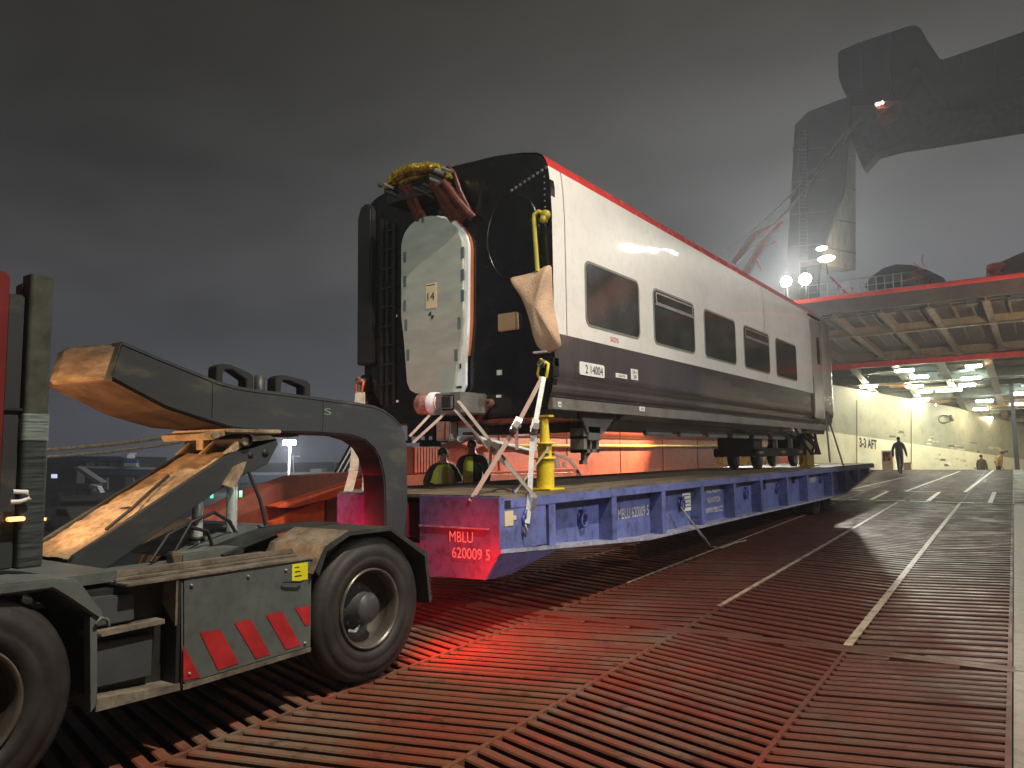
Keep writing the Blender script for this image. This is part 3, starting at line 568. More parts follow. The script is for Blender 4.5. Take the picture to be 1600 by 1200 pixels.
# ---- floodlights on the deck edge and column
def flood(u, v, Y, r_, lb, st, tgt):
    oval = Y > 40; p = onY(u, v, Y); t = thing('floodlight', tuple(p), lb, 'floodlight', 'ship floodlights')
    k = MB(); k.lathe([(.02, r_*.95), (.02, r_), (.25, r_*.6), (.25, 0)], (p[0], Y, p[2]), 'y', 24)
    if oval: k.v = [(p[0]+(x-p[0])*1.5, y, p[2]+(z-p[2])*.62) for x, y, z in k.v]
    k.build('lamp_housing', M['shipdark'], t, bevel=.03)
    k = MB(); k.lathe([(.018, 0), (.018, r_*.86), (-.03, r_*.8), (-.07, r_*.5), (-.09, 0)], (p[0], Y, p[2]), 'y', 24)
    if oval: k.v = [(p[0]+(x-p[0])*1.5, y, p[2]+(z-p[2])*.62) for x, y, z in k.v]
    k.build('lens', emit('flood_lens%d' % int(st), (1, .95, .80), st), t)
    k = MB(); k.tube([(p[0], Y+.12, p[2]-r_*.7), (p[0], Y+.12, p[2]-r_-.55)], .04, 6); k.build('bracket', M['shipdark'], t)
flood(1228, 440, 33.6, .26, 'blinding white floodlight just above the coach roof, left of the pair', 420, None)
flood(1258, 436, 33.6, .28, 'largest blinding white floodlight at the left end of the red deck rail', 460, None)
flood(1291, 404, 45, .36, 'oval warm floodlight hanging on the lit gantry column, lower of two', 22, None)
flood(1284, 388, 45, .24, 'smaller warm floodlight on the gantry column, upper of two', 14, None)
# starboard floods of the same ship, reflected in the coach's paint
for x, lb in ((4.6, 'left one of three'), (5.6, 'middle one of three'), (6.8, 'right one of three')):
    t = thing('floodlight', (x, 33.6, 12.6), 'white floodlight on a tall bracket outside the right photo edge, '+lb, 'floodlight', 'ship floodlights')
    k = MB(); k.box(x-.35, x+.35, 33.62, 33.85, 12.35, 12.85); k.tube([(x, 33.9, 8.3), (x, 33.9, 12.5)], .05, 6); k.build('lamp_housing', M['shipdark'], t)
    k = MB(); k.box(x-.32, x+.32, 33.57, 33.618, 12.38, 12.82); k.build('lens', emit('flood_lens160', (1, .95, .80), 160), t)
ha2 = thing('hoist_gear', (5, 31, 8.4), 'large orange hoist arm on the starboard side beyond the right photo edge', 'hoist arm')
k = MB(); k.prism([(25, 8.0), (31, 11.9), (33, 11.6), (33.2, 8.4), (30, 8.0)], 3.6, 4.2, 'x'); k.bar((3.9, 25, 8.1), (3.9, 18, 4.5), .7, .9); k.bar((3.9, 18, 4.5), (3.9, 16, .3), .7, .9); k.build('arm_web', M['orange'], ha2)
# ================================================================== RAIL COACH
YF, YE, XC = 7.0, 20.3, -5.82
tr = thing('rail_coach', (XC, YF, 1.4), 'white and dark rail coach with red roof stripe and black end on the blue trailer', 'rail coach')
up_prof = [(1.48, 3.12), (1.48, 4.0), (1.478, 4.5), (1.465, 4.78), (1.45, 4.94), (1.435, 5.03)]
st_prof = [(1.435, 5.03), (1.41, 5.10), (1.375, 5.165)]
rf_prof = [(1.375, 5.165), (1.30, 5.215), (1.1, 5.265), (.7, 5.32), (0, 5.35)]
lo_prof = [(1.48, 3.12), (1.48, 2.75), (1.475, 2.66), (1.455, 2.60), (1.435, 2.56), (1.445, 2.535), (1.42, 2.45), (1.385, 2.42)]
def side(prof, nm, m, y0=YF, y1=YE, both=True, par=tr):
    for s_ in ((1, -1) if both else (1,)):
        k = MB(); k.strip([(XC+s_*x, z) for x, z in prof], y0, y1, 1)
        k.build(nm, m, par)
side(up_prof, 'side_panel', M['white']); side(st_prof, 'roof_stripe', M['red']); side(rf_prof, 'roof', M['roof'], YF+.0); side(lo_prof, 'lower_panel', M['coachdark'])
# seam joint strip close to the end, panel joints
for y in (YF+.26, 14.78):
    k = MB(); k.strip([(XC+x+.003, z) for x, z in up_prof], y, y+.014, 1, False); k.build('panel_joint', M['sill'], tr)
k = MB(); k.box(XC+1.36, XC+1.425, YF+.02, YE-.3, 2.28, 2.41); k.box(XC-1.425, XC-1.36, YF+.02, YE-.3, 2.28, 2.41); k.build('sill_beam', M['sill'], tr, bevel=.006)
k = MB(); k.prism([(XC-1.36, 2.42), (XC-1.36, 2.28), (XC-1.0, 2.08), (XC+1.0, 2.08), (XC+1.36, 2.28), (XC+1.36, 2.42)], 8.9, 18.2, 'y'); k.build('underfloor_fairing', M['coachdark'], tr)
k = MB(); k.prism([(XC-1.3, 2.42), (XC-1.25, 2.2), (XC+1.25, 2.2), (XC+1.3, 2.42)], YF+.05, YE-.1, 'y'); k.build('underframe', M['endblack'], tr)
for i in range(6): k = MB(); y = 10.2+i*1.25; k.box(XC+.99, XC+1.05, y, y+.95, 2.045, 2.11); k.build('fairing_flap', M['sill'], tr, bevel=.01)
# end wall
full = [(1.47, 3.12), (1.47, 4.78), (1.44, 4.98), (1.40, 5.09), (1.34, 5.17), (1.08, 5.25), (.7, 5.31), (0, 5.34)]
poly = [(XC+x, z) for x, z in full]+[(XC-x, z) for x, z in full[:-1][::-1]]+[(XC-1.36, 2.98), (XC-1.30, 2.62), (XC-1.08, 2.36), (XC-.8, 2.22), (XC+.85, 2.22), (XC+1.36, 2.30), (XC+1.46, 2.6)]
k = MB(); k.prism(poly, YF-.02, YF+.1, 'y'); k.build('end_wall', M['endblack'], tr, bevel=.015)
k = MB(); k.box(XC-1.1, XC+1.1, YE-.02, YE+.02, 2.3, 5.1); k.build('far_end_wall', M['endblack'], tr)
ep = []
k = MB(); n = 6     # rounded far corner
for s_ in (1, -1):
    vs = []; 
    for j in range(n+1):
        a = math.pi/2*j/n; dx = .45*(1-math.cos(a)); dy = .45*math.sin(a)
        vs += [(XC+s_*(x-dx), YE+dy, z) for x, z in lo_prof[:6][::-1]+up_prof[1:]]
    c_ = len(lo_prof[:6])+len(up_prof)-1; k.add(vs, [(j*c_+i, j*c_+i+1, (j+1)*c_+i+1, (j+1)*c_+i) for j in range(n) for i in range(c_-1)], True)
k.build('end_corner', M['white'], tr)
# raised edge frame, vertical corrugated strips left of the gangway
k = MB(); k.prism([(XC-1.50, 2.98), (XC-1.50, 4.95), (XC-1.44, 5.10), (XC-1.33, 5.14), (XC-1.24, 5.05), (XC-1.24, 2.98)], YF-.13, YF-.02, 'y'); k.build('corner_fairing', M['bellows'], tr, bevel=.02)
for i, x in enumerate((-1.12, -1.02, -.90)):
    k = MB(); k.box(XC+x-.022, XC+x+.022, YF-.06, YF-.02, 2.45, 4.9-.05*i); k.build('end_rib', M['bellows'], tr, bevel=.008)
for i in range(9): k = MB(); k.box(XC-1.14, XC-.86, YF-.075, YF-.06, 2.7+i*.25, 2.72+i*.25); k.build('rib_clip', M['bellows'], tr)
for x, z in ((.95, 4.7),):   # moulded ring reliefs right of the door
    k = MB(); pts = [(XC+x+.36*math.cos(a), YF-.02, 4.3+.62*math.sin(a)*(.8 if x > .8 else 1)) for a in [math.pi*2*i/32 for i in range(33)]]; k.tube(pts, .012, 6); k.build('moulded_ring', M['endblack'], tr)
k = MB(); 
for i in range(9): k.lathe([(0, 0), (-.012, .014), (.0, .02)], (XC+.95+.06*i, YF-.022, 4.84+.02*i), 'y', 8); k.lathe([(0, 0), (-.008, .008), (.0, .012)], (XC+1.40, YF-.022, 4.9-.07*i), 'y', 8)
tag(k.build('rivets', M['sill'], tr), kind='stuff')
# gangway door: bare aluminium blanking plate on a white and orange frame
def P7(u, v, y=YF-.1): p = onY(u, v, y); return (p[0], p[2])
def arch(cx, cy, rx, ry, n=16): return [(cx-rx*math.cos(math.pi*i/n), cy-ry*math.sin(math.pi*i/n)) for i in range(n+1)]
outl = arch(677, 388, 48, 50)+[(726, 500), (723, 535), (716, 570), (713, 600), (710, 612), (703, 617), (652, 615), (643, 610), (638, 598), (636, 570), (633, 530), (629, 495)]
k = MB(); k.prism([P7(*p) for p in outl], YF-.13, YF-.095, 'y'); dp = k.build('gangway_plate', M['alu'], tr, bevel=.006)
outw = arch(686, 390, 49, 52)+[(734, 500), (732, 545), (730, 560), (730, 602), (724, 616), (700, 618), (645, 600)]
k = MB(); k.prism([P7(u, v, YF-.06) for u, v in outw], YF-.092, YF-.045, 'y'); k.build('gangway_frame', M['tapewhite'], tr, bevel=.006)
outo = arch(690, 391, 49.5, 52)+[(739, 505), (736, 540), (734, 556), (650, 556)]
k = MB(); k.prism([P7(u, v, YF-.03) for u, v in outo], YF-.044, YF-.018, 'y'); k.build('gangway_seal', mat('orange_seal', (.52, .16, .05), .5), tr)
for i, (u, v) in enumerate([(632, 402), (632, 440), (632, 478), (634, 508), (637, 555), (722, 395), (722, 430), (722, 462), (717, 505), (712, 555), (660, 340)]):
    x, z = P7(u, v, YF-.13); k = MB(); k.box(x-.018, x+.03, YF-.134, YF-.131, z-.07, z+.07); k.build('tape_patch', M['alugrey'], tr)
k = MB(); x, z = P7(674, 462, YF-.13); k.box(x-.085, x+.085, YF-.136, YF-.131, z-.155, z+.155); sh = k.build('number_sheet', M['paper'], tr)
text('lettering', '14', M['textb'], sh, (1, 0, 0), (0, 0, 1), (x, YF-.136, z-.01), .10, .11)
k = MB(); k.box(x-.075, x+.06, YF-.1365, YF-.136, z+.125, z+.137); k.build('sheet_header', M['textb'], sh)
k = MB(); x, z = P7(674, 493, YF-.13); k.cur = 0
for a0 in (90, 270): k.add([(x, YF-.1345, z)]+[(x+.045*math.cos(math.radians(a0+a)), YF-.1345, z+.05*math.sin(math.radians(a0+a))) for a in range(0, 91, 15)], [list(range(8))])
k.build('quadrant_mark', M['textb'], tr)
k = MB(); p = P7(719, 572, YF-.1); k.box(p[0]-.012, p[0]+.012, YF-.10, YF-.093, p[1]-.03, p[1]+.03); p = P7(717, 605, YF-.1); k.box(p[0]-.04, p[0]+.04, YF-.10, YF-.093, p[1]-.014, p[1]+.014); k.build('latch_slot', M['black'], tr)
# coupler with wrapped bundle, junction box, small fittings
k = MB(); p = P7(715, 630, YF-.3); x, z = p; k.box(x-.20, x+.22, YF-.5, YF-.02, z-.13, z+.11); k.box(x-.06, x+.12, YF-.53, YF-.501, z-.09, z+.08); cp = k.build('coupler_box', M['steel'], tr, bevel=.03)
k = MB(); k.box(x-.03, x+.09, YF-.545, YF-.531, z-.06, z+.06); k.build('coupler_socket', M['black'], cp)
k = MB(); x, z = P7(676, 631, YF-.4); n = 16
k.lathe([(-.2, .0), (-.2, .09), (-.16, .125), (.04, .13), (.13, .115), (.15, 0)], (x, YF-.42, z), 'x', 20); k.build('wrapped_bundle', M['plastic'], tr)
k = MB(); k.lathe([(.02, .134), (.10, .13), (.14, .10)], (x, YF-.42, z), 'x', 20); k.build('white_tape_band', M['tapewhite'], tr)
k = MB(); x, z = P7(698, 673, YF-.1); k.box(x-.12, x+.10, YF-.16, YF-.02, z-.12, z+.11); k.build('junction_box', mat('box_beige', (.30, .26, .21), .6, grime=.4), tr, bevel=.012)
k = MB(); k.box(-6.45, -5.95, YF-.1, YF+.3, 2.03, 2.24); 
for x_ in (-6.4, -6.25, -6.12, -6.0): k.box(x_, x_+.04, YF-.15, YF-.1, 1.96, 2.2)
k.box(-6.45, -5.98, YF-.15, YF+.15, 1.95, 1.98); k.box(-6.25, -6.05, YF-.1, YF+.1, 1.90, 1.95); k.build('draw_gear', M['endblack'], tr, bevel=.01)
k = MB(); x, z = P7(765, 630, YF-.05); k.lathe([(-.05, .02), (-.05, .05), (.03, .05)], (x, YF-.03, z), 'y', 16); k.tube([(x, YF-.03, z), (x-.1, YF-.05, z-.12), (x-.16, YF-.05, z-.18)], .035, 8); k.build('pipe_stub', mat('rust_brown', (.12, .06, .04), .7), tr)
for u, v in ((619, 627), (779, 619), (780, 584), (617, 494), (780, 580)):
    x, z = P7(u, v, YF-.03); k = MB(); k.box(x-.035, x+.035, YF-.03, YF-.019, z-.015, z+.015); k.build('small_label', M['plate'], tr)
# jumper cable bundle over the gangway: gold foil wrap and brown hoses
gb = [P7(u, v, YF-.35) for u, v in ((604, 292), (622, 276), (645, 266), (672, 262), (690, 265))]
k = MB()
rnd = random.Random(9)
for j in range(5):
    k.tube([(x+rnd.uniform(-.02, .02), YF-.4+.05*j+rnd.uniform(-.03, .03), z+rnd.uniform(-.05, .05)) for x, z in gb], [.02, .045, .055, .055, .035], 8)
k.build('foil_wrapped_cables', M['gold'], tr)
k = MB()
for (u0, v0, u1, v1, w_) in ((640, 300, 655, 345, .055), (650, 300, 662, 342, .045), (693, 300, 722, 345, .06), (704, 296, 738, 340, .055), (686, 298, 706, 343, .05), (712, 272, 733, 330, .03)):
    a_ = P7(u0, v0, YF-.25); c_ = P7(u1, v1, YF-.1); k.tube([(a_[0]-.05, YF-.35, a_[1]+.08), (a_[0], YF-.28, a_[1]), ((a_[0]+c_[0])/2-.01, YF-.2, (a_[1]+c_[1])/2), (c_[0], YF-.08, c_[1])], w_, 8)
k.build('brown_hoses', M['hose'], tr)
k = MB()
for (u, v, w_) in ((690, 270, .05), (700, 266, .03), (682, 283, .04), (610, 292, .03)):
    k = MB(); x, z = P7(u, v, YF-.42); k.tube([(x-.06, YF-.46, z+.03), (x+.07, YF-.44, z-.04)], w_*.6, 8); k.build('cable_connector', M['steel'], tr)
k = MB()
for (u, v) in ((605, 290), (615, 300), (685, 275), (695, 285), (660, 295), (676, 290)):
    x, z = P7(u, v, YF-.3); k.tube([(x-.09, YF-.36, z+.02), (x+.04, YF-.3, z-.05), (x+.1, YF-.2, z-.11)], .03, 7)
k.box(P7(622, 300)[0], P7(700, 300)[0], YF-.3, YF-.02, P7(650, 318)[1], P7(650, 305)[1]); k.build('black_plugs', M['black'], tr)
# yellow vent pipe
k = MB(); a_ = P7(840, 424, YF-.12); c_ = P7(834, 338, YF-.12); d_ = P7(848, 333, YF-.12)
k.tube([(a_[0], YF-.12, a_[1]), (c_[0], YF-.12, c_[1]-.03), (c_[0]+.01, YF-.12, c_[1]+.02), (c_[0]+.06, YF-.11, c_[1]+.045), (d_[0], YF-.09, d_[1])], .026, 10)
k.lathe([(-.02, .0), (-.02, .055), (.02, .06), (.02, 0)], (d_[0]+.02, YF-.10, d_[1]-.02), 'y', 12); k.lathe([(-.03, .0), (-.03, .04), (.03, .04), (.03, 0)], (d_[0]+.0, YF-.10, d_[1]-.07), 'y', 12); k.build('yellow_pipe', M['greendark'], tr)
x, z = P7(796, 503, YF-.05); k = MB(); k.box(x-.14, x+.12, YF-.09, YF-.02, z-.10, z+.10); k.build('beige_cover', M['card'], tr, bevel=.01)
# corner lug for lashing (both sides)
for s_ in (1, -1):
    k = MB(); xx = XC+s_*1.42; k.box(xx-.09, xx+.06, YF-.06, YF+.1, 2.62, 2.86); k.build('jacking_lug_plate', M['endblack'], tr, bevel=.02)
    k = MB(); k.lathe([(0, .045), (.12, .045), (.12, .02), (0, .02)], (xx-.02, YF-.17, 2.77), 'y', 14); k.lathe([(0, .02), (.01, .0)], (xx-.02, YF-.14, 2.77), 'y', 14); k.build('lashing_pin', M['steel'], tr)
    k = MB(); k.tube([(xx-.05, YF-.12, 2.82), (xx+.05, YF-.12, 2.76), (xx+.03, YF-.13, 2.62), (xx-.04, YF-.13, 2.58), (xx-.09, YF-.12, 2.66), (xx-.05, YF-.12, 2.82)], .017, 8); k.build('shackle', M['yellow'] if s_ > 0 else M['orange'], tr)
# windows on the visible side: fixed and half-opening
XS = XC+1.48
WINS = [(7.70, 9.17, 0), (9.61, 11.12, 1), (11.53, 13.03, 0), (13.47, 15.02, 1), (15.45, 17.0, 0)]
def wprism(rect, x0, x1, nm, m, par): k = MB(); k.prism(rect, x0, x1, 'x'); return k.build(nm, m, par)
for (y0, y1, op) in WINS:
    yc, w_ = (y0+y1)/2, y1-y0
    fr = wprism(rrect(yc, 3.69, w_, .80, .11), XS-.02, XS+.006, 'window', M['rubber'], tr)
    wprism(rrect(yc, 3.69, w_-.07, .74, .085), XS, XS+.010, 'pane', M['glass'], fr)
    if op:
        wprism(rrect(yc, 3.955, w_-.16, .165, .03), XS, XS+.016, 'hopper_frame', mat('hopper_alu', (.26, .26, .24), .35, metal=.4), fr)
        wprism(rrect(yc, 3.955, w_-.22, .115, .015), XS, XS+.019, 'hopper_pane', M['glass'], fr)
        k = MB(); k.box(XS, XS+.022, y0+.05, y1-.05, 3.845, 3.868); k.build('hopper_bar', mat('hopper_alu', (.26, .26, .24), .35), fr)
    # far side, simple
    fr2 = wprism(rrect(yc, 3.69, w_, .80, .11), XC-1.486, XC-1.46, 'window', M['rubber'], tr); wprism(rrect(yc, 3.69, w_-.07, .74, .085), XC-1.49, XC-1.48, 'pane', M['glass'], fr2)
# plug door near the far end
k = MB(); k.prism(rrect(18.85, 3.72, 1.0, 2.35, .12), XS-.02, XS+.012, 'x'); dr = k.build('door', mat('door_grey', (.42, .40, .35), .22, coat=.6, var=.05), tr)
wprism(rrect(18.98, 4.18, .26, .66, .05), XS+.01, XS+.016, 'door_window', M['glass'], dr)
wprism(rrect(18.85, 4.98, 1.1, .035, .01), XS-.03, XS+.004, 'destination_slot', M['black'], tr)
k = MB(); k.box(XS+.012, XS+.03, 18.36, 18.39, 2.7, 3.5); k.build('door_handle_rail', M['steel'], dr)
# lettering and plates on the side
def side_plate(u0, v0, u1, v1, nm, m): a_ = onX(u0, v0, XS); c_ = onX(u1, v1, XS); return a_, c_
k = MB(); k.prism(rrect(7.83, 2.775, .60, .155, .03), XS-.001, XS+.006, 'x'); pl = k.build('number_plate', M['plate'], tr)
text('lettering', '2 14004', M['textb'], pl, (0, 1, 0), (0, 0, 1), (XS+.006, 7.87, 2.775), .10, .42)
k = MB(); k.box(XS, XS+.005, 8.43, 8.74, 2.735, 2.79); p2 = k.build('small_plate', M['plate'], tr); text('lettering', '-2670-', M['textb'], p2, (0, 1, 0), (0, 0, 1), (XS+.005, 8.585, 2.763), .032, .22)
k = MB(); k.box(XS, XS+.005, 8.86, 9.06, 2.74, 2.88); p2 = k.build('small_plate', M['plate'], tr); text('lettering', '30 t', M['textb'], p2, (0, 1, 0), (0, 0, 1), (XS+.005, 8.96, 2.84), .035, .14); text('lettering', '38', M['textb'], p2, (0, 1, 0), (0, 0, 1), (XS+.005, 8.96, 2.78), .045, .09)
a_ = onX(960, 531, XS); text('red_lettering', 'SOS', M['textr'], tr, (0, 1, 0), (0, 0, 1), (XS, a_[1], a_[2]), .06, .22)
for u, v, w_, h_ in ((874, 632, .07, .06), (1003, 639, .16, .06)):
    a_ = onX(u, v, XC+1.425); k = MB(); k.box(XC+1.425, XC+1.431, a_[1]-w_/2, a_[1]+w_/2, a_[2]-h_/2, a_[2]+h_/2); p2 = k.build('small_plate', M['plate'], tr); text('lettering', 'H' if w_ < .1 else 'LAT', M['textb'], p2, (0, 1, 0), (0, 0, 1), (XC+1.431, a_[1], a_[2]), .035, w_*.6)
# under-sill bracket with lifting hardware
k = MB(); q_ = [onX(u, v, -4.55) for u, v in ((903, 642), (964, 646), (941, 678), (916, 676))]; k.prism([(p[1], p[2]) for p in q_], -4.56, -4.53, 'x'); k.box(-4.60, -4.53, 8.05, 8.35, 1.95, 2.12); k.build('trapezoid_bracket', mat('bracket_grey', (.10, .10, .10), .5, grime=.3), tr, bevel=.004)
k = MB(); 
for (a0, a1, b0, b1) in ((7.98, 8.06, 1.80, 2.1), (8.3, 8.36, 1.80, 2.1), (7.98, 8.36, 1.80, 1.84), (7.98, 8.36, 1.97, 2.0), (8.14, 8.18, 1.80, 2.1)): k.box(-4.75, -4.56, a0, a1, b0, b1)
k.bar((-4.65, 8.30, 1.83), (-4.65, 8.13, 1.70), .03); k.box(-4.68, -4.62, 8.06, 8.16, 1.66, 1.71); k.bar((-4.65, 8.12, 1.8), (-4.65, 8.12, 1.7), .05); k.build('step_bracket', M['sill'], tr)
# wheelset frame hanging under the far end between the ochre stands
k = MB(); k.box(-5.7, -5.6, 15.4, 19.5, 1.68, 1.86); k.box(-4.95, -4.85, 15.4, 19.5, 1.68, 1.86); k.box(-5.6, -4.85, 15.4, 16.0, 1.70, 2.2); k.box(-5.6, -4.85, 18.9, 19.5, 1.70, 2.2); k.box(-5.7, -4.85, 15.4, 19.5, 2.08, 2.2)
bg_ = k.build('wheel_frame', M['black'], tr, bevel=.02)
for y in (16.1, 18.9):
    for x in (-5.0, -5.5):
        k = MB(); k.lathe([(-.06, 0), (-.06, .29), (.04, .30), (.05, .26), (.06, .08), (.07, 0)], (x, y, 1.715), 'x', 28); k.build('rail_wheel', M['endblack'], bg_)
for y in (16.9, 18.1): k = MB(); k.box(-4.9, -4.82, y, y+.09, 1.86, 2.1); k.build('spring_strut', M['sill'], tr)
for y in (15.6, 17.2, 18.7): k = MB(); k.box(-4.852, -4.80, y, y+.3, 1.74, 1.80); k.build('axle_tag', M['sill'], tr)
for i in range(7): k = MB(); rnd = random.Random(40+i); k.tube([(-4.8+rnd.uniform(-.2, .2), 18.7+i*.14, 2.3), (-4.65+rnd.uniform(-.2, .2), 18.9+i*.16, 2.0+rnd.uniform(-.1, .1)), (-4.6, 18.9+i*.15, 1.7)], .035, 7); k.build('brake_hose', M['black'], tr)
# ================================================================== BLUE ROLL TRAILER
XT, ZD = -4.2, 1.39
tl = thing('roll_trailer', (-5.55, 5.75, .9), 'long low blue roll trailer with timber deck carrying the rail coach', 'trailer')
XLt = -6.9
k = MB(); k.prism([(-6.42, 5.78), (XT-.02, 5.78), (XT-.02, 24.6), (XLt+.02, 24.6), (XLt+.02, 6.35)], ZD-.02, ZD+.012, 'z'); k.build('timber_deck', M['deck'], tl)
postpx = [857, 955, 1033, 1094.5, 1146, 1188, 1229, 1261, 1299, 1321, 1341, 1358]
py = [onX(u, 740, XT)[1] for u in postpx]
def zb(y): return .875-.19*(y-5.75)/3.2 if y < 8.95 else (.685 if y < 20.4 else .685+.50*(y-20.4)/4.2)
ys = [5.75, 8.95, 20.4, 24.6]
for s_, X_ in ((1, XT), (-1, XLt)):
    xi = X_-s_*.18
    k = MB(); k.prism([(y, ZD-.02) for y in (5.75 if s_ > 0 else 6.35, 24.6)]+[(24.6, zb(24.6)+.03), (20.4, zb(20.4)+.03), (8.95, zb(8.95)+.03), (5.75 if s_ > 0 else 6.35, .90)], xi-s_*.02, xi, 'x'); k.build('side_web', M['blue'], tl)
    k = MB(); k.box(min(X_, xi), max(X_, xi), 5.78 if s_ > 0 else 6.35, 24.6, ZD-.115, ZD-.021); k.build('top_flange', M['blue'], tl, bevel=.006)
    k = MB()
    for a_, c_ in zip(ys[:-1], ys[1:]):
        a2 = max(a_, 6.35) if s_ < 0 else a_
        k.add([(x, y, zb(y)+d) for y in (a2, c_) for x in (X_+s_*.01, xi-s_*.02) for d in (0, .035)], [(0, 1, 3, 2), (4, 6, 7, 5), (0, 4, 5, 1), (2, 3, 7, 6), (0, 2, 6, 4), (1, 5, 7, 3)])
    k.build('bottom_flange', M['bluewear'], tl)
for y in py:
    if y > 24.5: continue
    for X_, s_ in ((XT, 1), (XLt, -1)):
        k = MB(); k.box(min(X_-.003*s_, X_-s_*.18), max(X_-.003*s_, X_-s_*.18), y, y+.13, zb(y+.065)+.034, ZD-.114); k.build('side_post', M['blue'], tl, bevel=.004)
k = MB(); k.box(XT-.17, XT-.004, 5.75, py[0]-.05, .88, ZD-.114); k.build('corner_block', M['blue'], tl, bevel=.006)
k = MB(); k.prism([(XLt-.01, 6.36), (-6.41, 5.75), (-6.32, 5.80), (-6.8, 6.40)], .87, ZD-.02, 'z'); k.build('chamfered_corner', M['blue'], tl)
# front plate: right face of the gooseneck tunnel, and left
k = MB(); k.prism([(-5.20, ZD), (-4.202, ZD), (-4.202, .875), (-4.37, .62), (-5.20, .60)], 5.745, 5.85, 'y'); k.build('front_plate', M['blue'], tl, bevel=.005); k = MB(); k.prism([(-6.41, ZD), (-5.98, ZD), (-5.98, .72), (-6.3, .8), (-6.41, .87)], 5.745, 5.85, 'y'); k.build('front_plate', M['blue'], tl, bevel=.005); k = MB(); k.box(-5.98, -5.2, 6.3, 6.35, .7, ZD-.02); k.build('tunnel_plate', M['blue'], tl)
k = MB(); k.box(-5.2, -4.32, 5.735, 5.744, 1.085, 1.10); k.build('plate_seam', M['bluewear'], tl)
k = MB(); k.add([(-4.37, 5.8, .62), (-4.205, 5.8, .87), (-4.205, 6.75, .80), (-4.37, 6.15, .62), (-5.2, 5.8, .62), (-5.2, 6.15, .62)], [(0, 1, 2, 3), (4, 0, 3, 5)]); k.box(-5.9, -4.5, 5.86, 6.4, .62, .9); k.build('skid_plate', M['blue'], tl)
k = MB(); k.box(-6.6, -4.5, 5.9, 24.3, .95, 1.3); k.build('spine', M['tdark'], tl)
for X_ in (-6.5, -5.9, -5.2, -4.65):
    for y in (18.9, 20.0):
        k = MB(); z_ = rz(X_, y)+.30; k.lathe([(-.14, .12), (-.14, .28), (-.10, .30), (.10, .30), (.14, .28), (.14, .12)], (X_, y, z_), 'x', 24); k.lathe([(-.1, 0), (-.1, .12), (.1, .12), (.1, 0)], (X_, y, z_), 'x', 16); k.build('wheel', M['tyre'], tl)
# D rings on alternate bays
def dring(y, z, X_=XT-.18, par=tl):
    k = MB(); k.lathe([(0, 0), (0, .085), (.02, .085), (.02, 0)], (X_, y, z), 'x', 16); k.box(X_, X_+.06, y-.04, y+.04, z+.04, z+.10)
    k.tube([(X_+.05, y+.065*math.sin(a), z+.06-.075*(1-math.cos(a))) for a in [math.pi*2*i/16 for i in range(17)]], .016, 7); k.build('lashing_ring', mat('trailer_blue_dark', (.06, .075, .26), .45), par)
for u, v in ((907, 810), (1062, 787), (1163, 770), (1212, 763), (1280, 748), (1328, 737), (1346, 733)):
    p = onX(u, v, XT-.18); dring(p[1], p[2])
for u, v in ((1193, 757), (1240, 748)):
    p = onX(u, v, XT-.17); k = MB(); k.box(XT-.178, XT-.172, p[1]-.14, p[1]+.14, p[2]-.09, p[2]+.09); k.build('stake_pocket', M['black'], tl)
p = onX(793, 787, XT); k = MB(); k.box(XT-.003, XT+.002, p[1]-.05, p[1]+.05, p[2]-.045, p[2]+.03); k.build('pocket_hole', M['black'], tl)
p = onX(795, 810, XT); k = MB(); k.box(XT-.002, XT+.004, p[1]-.07, p[1]+.07, p[2]-.07, p[2]+.07); k.box(XT-.002, XT+.003, p[1]+.07, p[1]+.12, p[2]-.02, p[2]+.02); k.build('paper_tag', M['paper'], tl)
# lettering
p = onX(993, 800, XT-.18); text('lettering', 'MBLU 620009 5', M['textw'], tl, (0, 1, 0), (0, 0, 1), (XT-.18, (onX(965, 800, XT-.18)[1]+onX(1013, 800, XT-.18)[1])/2, 1.035), .13, onX(1013, 800, XT-.18)[1]-onX(965, 800, XT-.18)[1], lift=.006)
yc = onX(1115, 780, XT-.18)[1]
for i, s_ in enumerate(('MBL AGENT', 'NOVATECH', 'WWW.MBLU.CZ')): text('lettering', s_, M['textw'], tl, (0, 1, 0), (0, 0, 1), (XT-.18, yc, 1.19-.155*i), .085, (.62, .56, .74)[i], lift=.006)
text('lettering', 'MBLU', M['textw'], tl, (1, 0, 0), (0, 0, 1), (onY(721, 839, 5.745)[0], 5.745, onY(721, 839, 5.745)[2]), .10, .29, lift=.006)
text('lettering', '620009 5', M['textw'], tl, (1, 0, 0), (0, 0, 1), (onY(736, 865, 5.745)[0], 5.745, onY(736, 865, 5.745)[2]), .10, .46, lift=.006)
p0, p1 = onX(1067, 770, XT-.16), onX(1082, 797, XT-.16); k = MB(); k.box(XT-.175, XT-.168, p0[1], p1[1], p1[2], p0[2]); nt_ = k.build('document_plate', M['plate'], tl)
for i in range(5): k = MB(); z_ = p1[2]+.05+i*.055; k.box(XT-.168, XT-.1665, p0[1]+.03, p1[1]-.05-.03*(i % 2), z_, z_+.014); k.build('printed_line', M['textb'], nt_)
p = onX(1270, 750, XT-.17); k = MB(); k.box(XT-.176, XT-.172, p[1]-.3, p[1]+.3, p[2]-.06, p[2]+.06); k.build('faded_label', M['bluewear'], tl)
